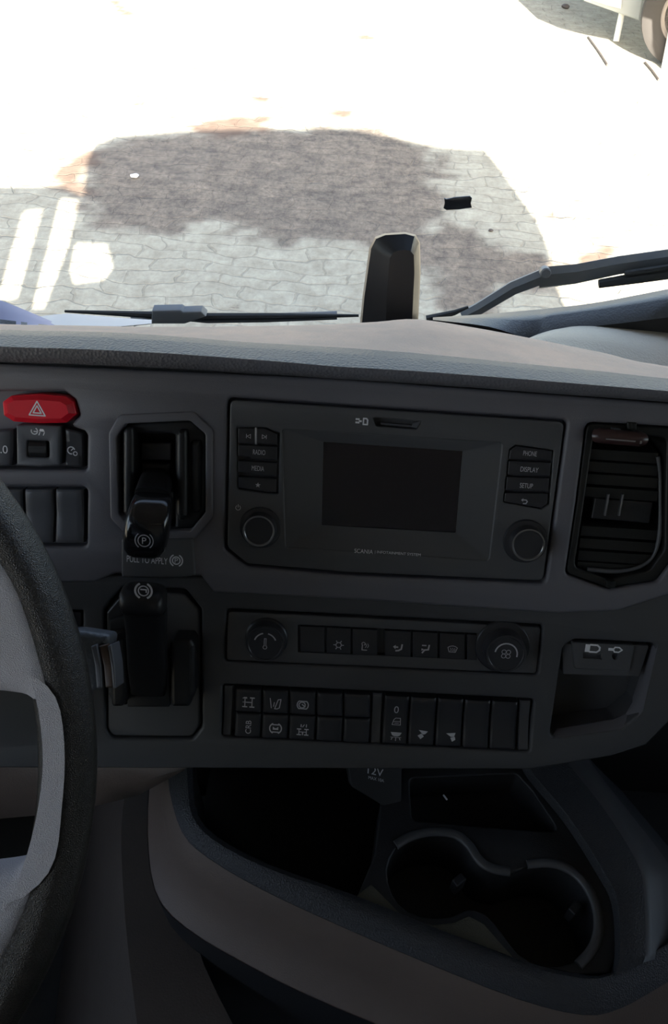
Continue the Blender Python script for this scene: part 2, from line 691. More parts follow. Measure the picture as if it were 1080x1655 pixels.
# windscreen header with its sun visor: an arch whose outer outline throws the shadow's top edge
arch_in = [Vector((p.x * .96 + .01, YF, p.z - .17)) for p in hd]
b_ = MB()
fo = Frame((0, YF, 0), (1, 0, 0), (0, 0, 1))
ring = [(p.x, p.z) for p in hd] + [(hd[-1].x - .02, hd[-1].z - .25), (XR - .02, 2.05), (XR - .12, 2.15)] + [(p.x, p.z) for p in arch_in[::-1]][1:-1] + [(XL + .12, 2.15), (XL + .02, 2.05), (hd[0].x + .02, hd[0].z - .25)]
b_.prism(fo, ring, -.05, .05, back=True)
b_.build('trim_header', M['lining'])
tag(bpy.data.objects['trim_header'], kind='structure')
b_ = MB()
rearz = [3.02, 3.08, 3.15, 3.22, 3.28, 3.3, 3.3, 3.28, 3.25, 3.2, 3.12, 3.02]
r0 = [Vector((p.x, YF + .04, p.z)) for p in hd]
r1 = [Vector((max(XL, min(XR, p.x * .93 - .02)), YB, z)) for p, z in zip(hd, rearz)]
b_.rows([r0, r1])
b_.rows([[v - Vector((0, 0, .05)) for v in r0], [v - Vector((0, 0, .05)) for v in r1]])
tag(b_.build('ceiling', M['lining']), kind='structure')
b_ = MB()
b_.box((XL, YB - .04, 1.15), (XR, YB, 3.3))
tag(b_.build('wall_back', M['lining']), kind='structure')
for nm, x0, x1 in (('wall_left', XL - .04, XL), ('wall_right', XR, XR + .04)):
    b_ = MB()
    fw = Frame((x0, 0, 0), (0, 1, 0), (0, 0, 1))
    win = [(-.68, 1.93), (.84, 1.90), (.90, 1.96), (.74, 2.84), (-.68, 3.0)]
    if x0 > 0:
        win = [(-.1, 2.1), (.80, 2.02), (.86, 2.10), (.74, 2.7), (-.1, 2.75)]
    outer = [(YB, 1.15), (YF, 1.15), (YF, 2.85), (YB, 3.05)]
    b_.plate(fw, outer, [win], 0, x1 - x0, bev=.004)
    b_.cap(fw, [ccw(outer), ccw(win)[::-1]], 0)
    tag(b_.build(nm, M['lining']), kind='structure')
    b_ = MB()
    b_.prism(fw, win, .016, .02, back=True)
    tag(b_.build('window_2' if nm == 'wall_left' else 'window_3', M['glass']), kind='structure')
b_ = MB()
b_.box((XL, YB, 1.10), (XR, .99, 1.16))
tag(b_.build('floor', M['mat']), kind='structure')
# front bulkhead under the windscreen
b_ = MB()
b_.box((XL, .93, 1.15), (XR, 1.0, 1.72))
b_.box((XL, 1.0, .9), (XR, 1.03, 1.76), 1)
tag(b_.build('wall_front', [M['lining'], M['paint']]), kind='structure')
b_ = MB()
fw = Frame((0, .985, 1.72), (1, 0, 0), (0, -.06, 1))
b_.prism(fw, [(XL + .03, 0), (XR - .03, 0), (XR - .06, .5), (XR - .22, 1.12), (XL + .22, 1.12), (XL + .06, .5)], -.002, .002, back=True)
tag(b_.build('window_1', M['glass']), kind='structure')


# seat back behind the viewer
def seat(x, label):
    t = thing('cab_seat', (x, -.42, 1.16), label, 'seat', 'seats behind the viewer')
    for nm, bx in (('seat_base', (-.2, -.15, 0, .2, .15, .3)), ('seat_cushion', (-.25, -.25, .3, .25, .25, .43)), ('backrest', (-.24, -.3, .4, .24, -.18, 1.1)), ('headrest', (-.13, -.29, 1.12, .13, -.2, 1.32))):
        q = MB()
        ff = Frame(t.location + Vector((0, 0, bx[2])), (1, 0, 0), (0, 1, 0))
        q.prism(ff, fillet([(bx[0], bx[1]), (bx[3], bx[1]), (bx[3], bx[4]), (bx[0], bx[4])], .04), 0, bx[5] - bx[2], bev=.03, back=True)
        q.build(nm, M['cloth'], t)


seat(-.42, 'dark cloth driver seat behind the steering wheel')
seat(.95, 'dark cloth passenger seat on the far right of the cab')

# outside left, unseen: a plate with cutouts, shaped to cast the mirror shadows
q = MB()


def bk(pts, Y=YF + .04):
    r = [back_to(x, y, Y) for x, y in pts]
    return [(p.x, p.z) for p in r]


mt = thing('mirror_shadow_plate', (XL - .1, YF, 2.2), 'unseen plate with cutouts outside the left door, shaped to cast door mirror shadows', 'mirror')
fm = Frame((0, YF + .04, 0), (1, 0, 0), (0, 0, 1))
A_ = bk([(98, 318), (128, 322), (110, 400), (70, 502), (50, 502), (72, 420)])
B_ = bk([(38, 340), (70, 336), (40, 440), (28, 486), (-6, 490), (8, 440)])
C_ = bk([(126, 352), (150, 358), (172, 390), (184, 430), (166, 456), (118, 462), (112, 440), (122, 390)])
out_ = bk([(-190, 304), (100, 304), (133, 320), (230, 380), (275, 505), (60, 540), (-190, 530)])
q.plate(fm, out_, [A_, B_, C_], -.03, .03, bev=.004)
q.cap(fm, [ccw(out_), ccw(A_)[::-1], ccw(B_)[::-1], ccw(C_)[::-1]], -.03)
q.build('shadow_cutout_plate', M['black'], mt)
q = MB()
q.tube([(XL - .02, YF - .1, 2.62), (XL - .3, YF + .04, 2.66), (XL - .55, YF + .04, 2.5)], .022)
q.build('mirror_arm', M['black'], mt)

# ------------------------------------------------------------------ fascia frame
AL = math.radians(30.4)
FA = Frame(CAM + F * .62, (1, 0, 0), (0, math.sin(AL), math.cos(AL)))


def fp(pts, r=0, n=0.0, seg=4):
    p = FA.poly(pts, n)
    return fillet(p, r, seg) if r else ccw(p)


dash = thing('dashboard', FA.P((0, -.16)), 'dark grey truck dashboard with dusty top pad running under the windscreen', 'dashboard')

upper = [(-420, 572), (0, 588), (540, 612), (1080, 652), (1420, 678), (1380, 900), (1080, 962), (1000, 988), (900, 992), (600, 972), (345, 958), (325, 932), (186, 928), (152, 942), (-420, 940)]
H_haz = [(-130, 634), (104, 632), (122, 646), (129, 672), (112, 688), (136, 696), (141, 704), (140, 760), (-130, 758)]
H_row = [(-130, 786), (134, 786), (141, 792), (140, 884), (-130, 884)]
H_park = [(188, 705), (202, 683), (308, 678), (334, 700), (334, 830), (310, 860), (216, 862), (192, 832)]
H_info = [(368, 642), (918, 678), (882, 944), (560, 930), (398, 916), (363, 888)]
H_vent = [(948, 682), (1100, 690), (1094, 900), (1064, 942), (985, 954), (914, 930), (932, 810)]
b_ = MB()
b_.plate(FA, fp(upper), [fp(H_haz, .003), fp(H_row, .004), fp(H_park, .004), fp(H_info, .005), fp(H_vent, .006)],
         -.004, .0, bev=.0028, depths=[-.016, -.012, -.045, -.012, -.03], floors=[1, 1, 1, 1, 0])
b_.build('upper_fascia', M['fascia'], dash)

lower = [(-420, 930), (152, 930), (330, 932), (345, 942), (600, 958), (900, 978), (1000, 974), (1080, 948), (1380, 880), (1340, 1080), (1088, 1160), (1045, 1204), (990, 1222), (860, 1244), (-420, 1240)]
H_pan = [(168, 985), (196, 948), (300, 952), (326, 985), (327, 1176), (312, 1196), (180, 1194), (170, 1180)]
H_hvac = [(366, 984), (878, 1010), (870, 1092), (362, 1070)]
H_sw = [(359, 1106), (864, 1130), (857, 1217), (357, 1192)]
H_usb = [(910, 1046), (928, 1033), (1064, 1040), (1038, 1150), (1004, 1178), (888, 1194)]
H_blank = [(104, 985), (134, 987), (134, 1016), (104, 1016)]
b_ = MB()
b_.plate(FA, fp(lower, 0, -.003), [fp(H_pan, .006, -.003), fp(H_hvac, .004, -.003), fp(H_sw, .004, -.003), fp(H_usb, .006, -.003), fp(H_blank, .001, -.003)],
         -.0065, -.003, bev=.0022, depths=[-.02, -.014, -.016, -.04, -.012], floors=[1, 1, 1, 1, 1])
b_.build('lower_fascia', M['fascia_dark'], dash)
# unseen core slab behind the fascia, added to block light leaks
b_ = MB()
b_.prism(FA, [FA.uv(-700, 600), FA.uv(1700, 690), FA.uv(1700, 1150), FA.uv(-700, 1236)], -.16, -.07, back=True)
b_.build('light_block_core', M['void'], dash)
# bottom edge return of the fascia
b_ = MB()
bot = [(-420, 1240), (300, 1242), (860, 1244), (990, 1222), (1045, 1204), (1088, 1160), (1340, 1080)]
e0 = [FA.P(FA.uv(x, y, -.003), -.004) for x, y in bot]
e1 = [p + FA.n * -.07 + FA.v * .006 for p in e0]
b_.rows([e0, e1])
b_.build('fascia_underside', M['fascia_dark'], dash)

# top pad
cx = [-420, 0, 100, 195, 300, 395, 470, 540, 610, 675, 770, 860, 970, 1080, 1420]
lip = [566, 585, 588, 592, 597, 603, 607, 612, 616, 620, 627, 634, 642, 650, 676]
ft = [541, 560, 563, 567, 573, 580, 586, 592, 596, 600, 607, 614, 623, 632, 660]
bt = [520, 533, 535, 538, 545, 553, 557, 561, 566, 571, 580, 589, 600, 612, 646]
cr = [509, 525, 527, 528, 528, 527, 526, 524, 520, 516, 530, 547, 569, 592, 632]


def row(ys, Y, dz=0, dy=0):
    return [atY(x, y, Y) + Vector((0, dy, dz)) for x, y in zip(cx, ys)]


b_ = MB()
lipp = [FA.P(FA.uv(x, y, .006), .006) for x, y in zip(cx, lip)]
lipb = [p - FA.n * .07 + FA.v * .004 for p in lipp]
ftp = [FA.P(FA.uv(x, y, .013), .013) for x, y in zip(cx, ft)]
lp2 = [(a * .5 + b2 * .5) + FA.n * .003 for a, b2 in zip(lipp, ftp)]
btp = [atY(x, y, .540) for x, y in zip(cx, bt)]
fb = [a * .5 + b2 * .5 + Vector((0, -.002, .004)) for a, b2 in zip(ftp, btp)]
crp = [atY(x, y, .66) for x, y in zip(cx, cr)]
bc = [a * .5 + b2 * .5 + Vector((0, 0, .003)) for a, b2 in zip(btp, crp)]
bk1 = [p + Vector((0, .10, -.085)) for p in crp]
bk2 = [Vector((p.x, .93, min(p.z - .14, 1.83))) for p in crp]


def resamp(rows_, n=4):
    """smooth cubic rows between the given columns"""
    out = []
    for r in rows_:
        q = []
        for i in range(len(r) - 1):
            p0, p1, p2, p3 = r[max(i - 1, 0)], r[i], r[i + 1], r[min(i + 2, len(r) - 1)]
            for k in range(n):
                t = k / n
                q.append(.5 * ((2 * p1) + (-p0 + p2) * t + (2 * p0 - 5 * p1 + 4 * p2 - p3) * t * t + (-p0 + 3 * p1 - 3 * p2 + p3) * t ** 3))
        q.append(r[-1])
        out.append(q)
    return out


rws = resamp([lipb, lipp, lp2, ftp, fb, btp, bc, crp, bk1, bk2])
b_.rows(rws, ms=[2, 2, 2, 0, 0, 1, 1, 1, 0])
M['padlip'] = mat('pad_lip', (.15, .15, .17), .5, 1.0, 420, kind='voronoi')
b_.build('top_pad', [M['pad'], M['dusty'], M['padlip']], dash, sharp=60)

# stitched scuff lines: two long marks pressed into the pad
for pts in ([(560, 549), (640, 557), (740, 565), (812, 570)], [(200, 543), (300, 549), (395, 556)]):
    b_ = MB()
    b_.tube([atY(x, y, .60) + Vector((0, 0, .0015)) for x, y in pts], .0012, seg=6, smooth=1)
    b_.build('scuff_mark', M['padlip'], dash)

# raised tray cover and ridge on the right of the dash
b_ = MB()
domeL = [(852, 548), (868, 552), (900, 562), (970, 577), (1080, 604), (1420, 680)]
domeU = [(856, 546), (876, 538), (905, 531), (955, 527), (1080, 538), (1420, 575)]
dm = [(a[0] * .5 + c[0] * .5, a[1] * .55 + c[1] * .45) for a, c in zip(domeL, domeU)]
b_.rows(resamp([[atY(x, y, .70) + Vector((0, 0, -.01)) for x, y in domeL], [atY(x, y, .74) for x, y in dm], [atY(x, y, .80) for x, y in domeU], [atY(x, y, .84) + Vector((0, .0, -.05)) for x, y in domeU]]))
b_.build('right_tray_cover', M['dustgrey'], dash, sharp=60)
b_ = MB()
rL = [(700, 517), (790, 528), (860, 548), (890, 536), (955, 528), (1080, 513), (1420, 468)]
rU = [(700, 513), (780, 508), (850, 502), (900, 497), (970, 488), (1080, 467), (1420, 400)]
rM = [(a[0], a[1] * .35 + c[1] * .65) for a, c in zip(rL, rU)]
b_.rows(resamp([[atY(x, y + 30, .80) + Vector((0, 0, -.05)) for x, y in rL], [atY(x, y, .80) for x, y in rL], [atY(x, y, .82) for x, y in rM], [atY(x, y, .86) for x, y in rU], [atY(x, y, .90) + Vector((0, 0, -.07)) for x, y in rU]]), ms=[1, 0, 0, 0])
b_.build('right_ridge', [M['hood'], M['void']], dash, sharp=60)
b_ = MB()
b_.rows([[atY(x, y + 22, .83) for x, y in rL], [atY(x, y - 6, .86) for x, y in rL]])  # black sheet standing in for the shade in the gap below the ridge
b_.build('right_shade_strip', M['void'], dash)

# ------------------------------------------------------------------ hazard switch cluster
z0 = thing('hazard_switch', FA.P(FA.uv(62, 662), -.01), 'red hazard warning switch with white triangle above the small grey switches', 'switch')
b_ = MB()
hz = fp([(2, 650), (16, 640), (60, 637), (104, 641), (117, 650), (122, 670), (106, 684), (60, 685), (20, 682), (4, 672)], .002, .004)
ip = b_.prism(FA, hz, -.014, .0022, bev=.0012)
rings = []
hc = [sum(q[i] for q in ip) / len(ip) for i in (0, 1)]
top = [(hc[0] + (q[0] - hc[0]) * .87, hc[1] + (q[1] - hc[1]) * .72) for q in ccw(ip)]
b_.ring_stack([[FA.P(q, .0022) for q in ccw(ip)], [FA.P(q, .0052) for q in top]])
b_.cap(FA, [top], .0052)
b_.icon(FA, 60, 661, 26, [('l', [(-1, -.8), (1, -.8), (0, .95), (-1, -.8)], .16), ('l', [(-.5, -.5), (.5, -.5), (0, .4), (-.5, -.5)], .16)], n=.0053)
b_.build('switch_button', [M['red'], M['ink']], z0)

ICON = {
    'traction': [('a', -.45, 0, .42, -200, 60, .16), ('l', [(-.5, -.05), (-.15, -.05)], .16), ('l', [(.15, -.5), (.3, -.1)], .12), ('l', [(.75, -.5), (.9, -.1)], .12), ('f', [(.2, 0), (.3, .35), (.75, .35), (.95, 0)])],
    'dial': [('a', -.2, .1, .6, 20, 280, .2), ('l', [(-.2, .1), (.2, .5)], .16), ('a', .5, -.4, .32, 0, 360, .18)],
    'axle': [('l', [(-.7, .8), (-.3, .8)], .22), ('l', [(-.9, .7), (-.25, .7)], .14), ('l', [(.3, .8), (.95, .8)], .22), ('l', [(-.55, .7), (-.55, -.8)], .16), ('l', [(.6, .7), (.6, -.8)], .16), ('l', [(-.9, -.8), (-.2, -.8)], .22), ('l', [(.25, -.8), (.95, -.8)], .22), ('l', [(-.55, 0), (.6, 0)], .18), ('l', [(-.9, 0), (-.3, 0)], .12)],
    'lane': [('l', [(-.9, .9), (-.65, -.8)], .14), ('l', [(-.1, -.9), (.4, .7), (.85, .8), (.65, -.7), (.3, -.9), (-.1, -.9)], .15), ('l', [(-.2, .2), (-.3, -.5)], .14)],
    'eye': [('a', -.1, 0, .5, 0, 360, .18), ('a', 0, 0, .9, 130, 230, .18), ('a', 0, 0, .9, -50, 50, .18), ('l', [(-.6, .65), (.6, .65)], .2), ('l', [(-.6, -.65), (.6, -.65)], .2), ('l', [(-.1, .1), (.4, -.3)], .2)],
    'wagon': [('a', 0, 0, .95, 120, 240, .2), ('a', 0, 0, .95, -60, 60, .2), ('l', [(-.5, .65), (.5, .65)], .2), ('l', [(-.5, -.65), (.5, -.65)], .2), ('f', [(-.45, -.25), (.45, -.25), (.45, .3), (.1, .05), (-.1, .05), (-.45, .3)])],
    'axles2': [('l', [(-.9, .1), (-.3, .1)], .2), ('l', [(.3, .1), (.9, .1)], .2), ('l', [(-.6, .1), (-.6, -.9)], .14), ('l', [(.6, .1), (.6, -.9)], .14), ('l', [(-.9, -.9), (-.3, -.9)], .2), ('l', [(.3, -.9), (.9, -.9)], .2), ('l', [(-.6, -.4), (.6, -.4)], .14), ('l', [(0, -.4), (0, -.9)], .2), ('l', [(-.3, .5), (-.3, .9)], .18), ('l', [(-.05, .5), (.2, .9)], .14), ('l', [(.55, .5), (.55, .95)], .14)],
    'cab': [('l', [(-.9, -.8), (-.6, .4), (-.2, .8), (.8, .8), (.9, -.8), (-.9, -.8)], .15), ('l', [(-.7, 0), (.85, 0)], .14), ('l', [(-.4, -.4), (.5, -.4)], .14)],
    'lamp_c': [('f', [(-1, .8), (1, .8), (.7, .2), (.3, .0), (-.3, .0), (-.7, .2)]), ('l', [(-.6, -.2), (-.8, -.7)], .14), ('l', [(0, -.3), (0, -.9)], .14), ('l', [(.6, -.2), (.8, -.7)], .14), ('l', [(-.95, -.2), (.95, -.2)], .1)],
    'lamp_l': [('f', [(-.8, .9), (1, .7), (.5, .1), (.1, .0)]), ('f', [(-.9, -.3), (-.2, .2), (.3, -.4), (-.3, -1)])],
    'lamp_r': [('f', [(-1, .7), (.8, .9), (.6, .1), (0, .0)]), ('f', [(-.1, -.2), (.7, .1), (.9, -.5), (.3, -1)])],
    'snow': [('a', 0, 0, .5, 0, 360, .18)] + [('l', [(.5 * math.cos(a), .5 * math.sin(a)), (.95 * math.cos(a), .95 * math.sin(a))], .18) for a in [i * math.pi / 3 for i in range(6)]],
    'park': [('a', 0, 0, .62, 0, 360, .1), ('a', 0, 0, .92, 130, 230, .1), ('a', 0, 0, .92, -50, 50, .1)],
    'face': [('f', [(-.9, .1), (-.4, .5), (-.4, .2), (.1, .2), (.1, -.1), (-.4, -.1), (-.4, -.4)]), ('l', [(.2, -.6), (.7, -.3), (.8, .6)], .3), ('l', [(-.3, -.7), (.3, -.6)], .3)],
    'feet': [('l', [(.1, .6), (-.6, .6)], .26), ('l', [(.7, .7), (.6, -.2), (-.1, -.3), (-.5, -.9)], .3), ('f', [(-.7, -.5), (-.2, -.2), (-.7, 0)])],
    'screen': [('l', [(-.9, .4), (-.5, .65), (0, .75), (.5, .65), (.9, .4)], .14), ('l', [(-.9, .4), (-.6, -.5), (.6, -.5), (.9, .4)], .14), ('l', [(-.4, .3), (-.2, -.1), (-.4, -.3)], .12), ('l', [(0, .3), (.2, -.1), (0, -.3)], .12), ('l', [(.4, .3), (.5, -.1), (.35, -.3)], .12)],
    'fan': [('a', -.4, .4, .38, 0, 360, .12), ('a', .4, .4, .38, 0, 360, .12), ('a', -.4, -.4, .38, 0, 360, .12), ('a', .4, -.4, .38, 0, 360, .12)],
    'bottle': [('a', 0, -.6, .3, 110, 430, .14), ('l', [(-.14, -.35), (-.14, .9), (.14, .9), (.14, -.35)], .13)],
    'usb': [('f', [(-1, .55), (-.35, .55), (-.35, -.55), (-1, -.55)]), ('l', [(-.35, .5), (.6, .5), (.95, .2), (.95, -.2), (.6, -.5), (-.35, -.5)], .24)],
    'aux': [('f', [(-1, .2), (-.2, .2), (-.2, -.2), (-1, -.2)]), ('l', [(-.3, .0), (-.1, .35), (.5, .35), (.95, 0), (.5, -.35), (-.1, -.35), (-.3, 0)], .2)],
    'back': [('l', [(-.7, .5), (.4, .5), (.75, .1), (.4, -.5), (-.3, -.5)], .3), ('f', [(-1, .45), (-.4, .95), (-.4, 0)])],
    'star': [('f', [(math.cos(math.pi / 2 + i * math.pi / 5) * (1 if i % 2 == 0 else .42), math.sin(math.pi / 2 + i * math.pi / 5) * (1 if i % 2 == 0 else .42)) for i in range(10)])],
    'power': [('a', 0, -.1, .7, 125, 415, .16), ('l', [(0, .9), (0, 0)], .16)],
    'prev': [('l', [(-.8, .7), (-.8, -.7)], .2), ('l', [(.7, .7), (-.6, 0), (.7, -.7), (.7, .7)], .18)],
    'next': [('l', [(.8, .7), (.8, -.7)], .2), ('l', [(-.7, .7), (.6, 0), (-.7, -.7), (-.7, .7)], .18)],
    'card': [('l', [(-.5, .9), (.5, .9), (.8, .5), (.8, -.5), (.5, -.9), (-.5, -.9), (-.5, .9)], .25)],
    'seatheat': [('a', -.3, .45, .3, -60, 240, .16), ('l', [(-.5, .1), (-.5, -.8), (.4, -.8)], .2), ('l', [(.1, .5), (.3, .1), (.1, -.3)], .14), ('l', [(.5, .5), (.7, .1), (.5, -.3)], .14)],
}


def rocker(label, quad, marks=(), group=None, name='rocker_switch', m='switch', n0=-.013, base=-.0015, prof=None, cat='switch', mk='ink_dim', split=False):
    """quad: tl, tr, br, bl in the photograph"""
    q = [FA.uv(x, y, base) for x, y in quad]
    t = thing(name, FA.P(((q[0][0] + q[2][0]) / 2, (q[0][1] + q[2][1]) / 2), n0), label, cat, group)
    prof = prof or (lambda t_: -.0016 * math.sin(t_ * math.pi))
    b_ = MB()
    NS, cols = 14, [0, .045, .09, .3, .5, .7, .91, .955, 1]
    edge = [-.0016, -.0005, 0, 0, 0, 0, 0, -.0005, -.0016]
    tv = [0, .03, .06] + [.06 + .88 * i / (NS - 5) for i in range(1, NS - 5)] + [.94, .97, 1]
    ev = lambda t_: -.0014 if t_ in (0, 1) else (-.0004 if t_ in (.03, .97) else 0)
    rings = []
    for t_ in tv:
        a = Vector(q[0]).lerp(Vector(q[3]), t_)
        c = Vector(q[1]).lerp(Vector(q[2]), t_)
        rings.append([FA.P(a.lerp(c, s_), base + prof(t_) + e + ev(t_)) for s_, e in zip(cols, edge)])
    b_.rows(rings)
    per = rings[0] + [r[-1] for r in rings[1:]] + rings[-1][::-1][1:] + [r[0] for r in rings[::-1]][1:-1]
    dep = []
    for p in per:
        d = (p - FA.o).dot(FA.n)
        dep.append(p + FA.n * (n0 - d))
    b_.ring_stack([per, dep])
    for mk_ in marks:
        kind, val, x, y, sz = mk_[:5]
        tt = (y - quad[0][1]) / (quad[3][1] - quad[0][1])
        nn = base + prof(min(1, max(0, tt))) + .0006
        if kind == 'i':
            b_.icon(FA, x, y, sz, ICON[val], n=nn, w=.16)
        else:
            b_.text(FA, val, x, y, hpx=sz, n=nn, rot=mk_[5] if len(mk_) > 5 else 0)
    b_.build('switch_cap', [M[m], M[mk]], t)
    return t


rocker('small grey switch with white digits cut by the left edge of the photo', [(-46, 702), (20, 694), (18, 753), (-46, 752)], [('t', '3.0', 2, 726, 13)], m='switch_grey', mk='ink', name='display_switch')
rocker('narrow black and grey dial symbol switch right of the thumbwheel', [(104, 692), (134, 700), (134, 756), (104, 754)], [('i', 'dial', 117, 729, 19)], m='switch', mk='ink', name='dial_switch')
# thumbwheel module
z0 = thing('thumbwheel_switch', FA.P(FA.uv(62, 720), -.01), 'square grey switch with black thumbwheel under the red hazard switch', 'switch')
b_ = MB()
pl = fp([(26, 687), (60, 686), (97, 689), (96, 752), (62, 755), (27, 752)], .001, .001)
hole = fp([(44, 712), (79, 713), (79, 740), (44, 739)], .0015, .001)
b_.plate(FA, pl, [hole], -.013, .001, bev=.0014, depths=[-.006], floors=[1])
b_.icon(FA, 61, 697, 24, ICON['traction'], n=.0011)
b_.build('switch_plate', [M['switch_grey'], M['ink']], z0)
b_ = MB()
c0, c1 = FA.P(FA.uv(47, 726), -.004), FA.P(FA.uv(76, 727), -.004)
ax = (c1 - c0)
rr = .0072
segs = 18
prf = [(rr * .85, 0), (rr, .0008), (rr, ax.length - .0008), (rr * .85, ax.length)]
b_.lathe(c0, ax, prf, seg=18)
b_.build('thumbwheel', M['black'], z0, sharp=15)
# filler to the left of the hazard
for i, (x0, x1) in enumerate([(-12, 35), (39, 85), (89, 134)]):
    rocker(['blank dark rocker in the lower row cut by the steering wheel', 'blank dark rocker in the middle of the lower left row', 'blank dark rocker at the right end of the lower left row'][i],
           [(x0, 792), (x1, 792), (x1, 878), (x0, 877)], prof=lambda t_: -.002 + .0035 * abs(t_ - .45) * 1.2, m='switch_grey', base=.0005, group='blank rockers left of the parking brake')

# ------------------------------------------------------------------ parking brake
z0 = thing('parking_brake', FA.P(FA.uv(262, 770), -.04), 'glossy black parking brake lever in a deep framed well', 'brake lever')
b_ = MB()
ro = fp([(175, 700), (192, 670), (312, 665), (344, 694), (344, 838), (314, 872), (212, 874), (178, 838)], .006, .0015)
b_.plate(FA, ro, [fp([(189, 706), (203, 685), (307, 680), (332, 702), (332, 828), (308, 858), (218, 860), (193, 831)], .004, .0015)], -.002, .0016, bev=.0014, depths=[-.008])
b_.build('well_frame', M['fascia'], z0)
b_ = MB()
wl = fp([(190, 705), (203, 684), (307, 679), (333, 701), (333, 829), (309, 859), (217, 861), (193, 831)], .004, -.001)
inner = fp([(222, 700), (285, 700), (285, 850), (222, 850)], .003, -.012)
b_.plate(FA, wl, [inner], -.034, -.006, bev=.003, depths=[-.036], floors=[1])
for xa, xb, t0, t1, h in ((198, 216, 692, 838, .004), (284, 302, 696, 842, .004), (306, 326, 712, 830, -.002)):
    b_.prism(FA, fp([(xa, t0 + 6), (xa + 5, t0), (xb - 2, t0), (xb, t0 + 10), (xb, t1 - 8), (xb - 6, t1), (xa + 5, t1), (xa, t1 - 10)], .0015, h), -.03, h, bev=.0035, seg=4)
b_.build('well_liner', M['black'], z0)
b_ = MB()
b_.prism(FA, fp([(228, 716), (276, 716), (276, 744), (228, 744)], .001, -.016), -.034, -.016, bev=.001)
b_.prism(FA, fp([(228, 748), (276, 748), (276, 800), (228, 800)], .001, -.020), -.034, -.020, bev=.003)
b_.build('guide_block', M['switch'], z0)


def blob_loft(b_, sections, seg=20, m=0, pw=3.2):
    """sections: centre, half-width vector, half-height vector -> superellipse rings"""
    rings = []
    for c, a, h in sections:
        r = []
        for i in range(seg):
            t = 2 * math.pi * i / seg
            ct, st_ = math.cos(t), math.sin(t)
            r.append(Vector(c) + Vector(a) * math.copysign(abs(ct) ** (2 / pw), ct) + Vector(h) * math.copysign(abs(st_) ** (2 / pw), st_))
        rings.append(r)
    b_.ring_stack(rings, m)
    b_.add(rings[0], [tuple(range(seg))], m)
    b_.add(rings[-1], [tuple(range(seg))], m)


b_ = MB()


def fpt(x, y, n):
    return FA.P(FA.uv(x, y, n), n)


blob_loft(b_, [(fpt(254, 770, -.022), FA.u * .011, FA.n * .006 + FA.v * .008), (fpt(252, 785, .002), FA.u * .0125, FA.v * .010 + FA.n * .004), (fpt(248, 806, .022), FA.u * .0135, FA.v * .010 + FA.n * .008)])
b_.build('lever_arm', M['black'], z0)
b_ = MB()
kk = [(252, 786, .012, .0110, .006), (250, 796, .020, .0135, .009), (246, 815, .031, .0150, .0112), (240, 842, .037, .0160, .0120), (236, 868, .038, .0160, .0115), (234, 888, .035, .0148, .0100), (233, 897, .032, .0120, .0075), (233, 901, .031, .0085, .0045)]
secs = []
for x, y, n, a, h in kk:
    secs.append((fpt(x, y, n), FA.u * a, (FA.n * .92 + FA.v * .12) * h))
blob_loft(b_, secs, seg=32, pw=3.0)
fk = Frame(fpt(234, 872, .0492), (1, 0, 0), FA.v * .99 + FA.n * .10)
b_.icon(fk, 233, 874, 32, ICON['park'], m=1, n=.0008)
b_.text(fk, 'P', 233, 874, hpx=11, m=1, n=.0008)
b_.build('lever_knob', [M['gloss'], M['ink_dim']], z0, sharp=60)
b_ = MB()
ll = fp([(196, 872), (312, 870), (316, 930), (300, 934), (196, 934)], .002, .003)
b_.prism(FA, ll, -.004, .003, bev=.0018)
b_.text(FA, 'PULL TO APPLY', 238, 905, hpx=11, wpx=66, n=.0031)
b_.icon(FA, 285, 906, 22, [('a', 0, 0, .56, 0, 360, .18), ('a', 0, 0, .92, 120, 240, .2), ('a', 0, 0, .92, -60, 60, .2)], n=.0031)
b_.text(FA, 'P', 285, 906, hpx=8, n=.0031)
b_.build('label_plate', [M['unit'], M['ink']], z0)

# ------------------------------------------------------------------ trailer brake lever
z0 = thing('trailer_brake', FA.P(FA.uv(245, 1080), -.02), 'black hand brake lever with square head below the parking brake', 'brake lever')
b_ = MB()
b_.prism(FA, fp([(172, 986), (198, 956), (298, 960), (322, 986), (323, 1172), (310, 1191), (182, 1190), (174, 1178)], .006, -.006), -.018, -.006, bev=.002)
b_.build('mounting_panel', M['unit'], z0)
b_ = MB()
b_.prism(FA, fp([(172, 990), (196, 962), (206, 962), (206, 1140), (184, 1140), (174, 1120)], .002, .0), -.006, .0, bev=.002)
for y in (1002, 1032):
    b_.prism(FA, fp([(176, y), (204, y - 6), (204, y + 14), (176, y + 20)], .001, .004), -.001, .004, bev=.0015)
for x0, x1 in ((178, 206), (274, 314)):
    b_.prism(FA, fp([(x0, 1040), (x0 + 6, 1034), (x1 - 6, 1034), (x1, 1044), (x1, 1124), (x1 - 8, 1144), (x0 + 2, 1144), (x0, 1130)], .003, .014), -.006, .014, bev=.004, seg=4)
b_.prism(FA, fp([(206, 1054), (274, 1054), (274, 1142), (206, 1142)], .001, .0), -.006, .001, bev=.001)
b_.build('lever_housing', M['black'], z0)
b_ = MB()
secs = [(fpt(240, 1120, .006), FA.u * .0135, FA.n * .006), (fpt(239, 1080, .014), FA.u * .015, FA.n * .008), (fpt(237, 1020, .024), FA.u * .015, FA.n * .009), (fpt(235, 985, .032), FA.u * .0155, FA.n * .011)]
blob_loft(b_, secs, seg=24, pw=4)
b_.build('lever_arm', M['black'], z0)
b_ = MB()
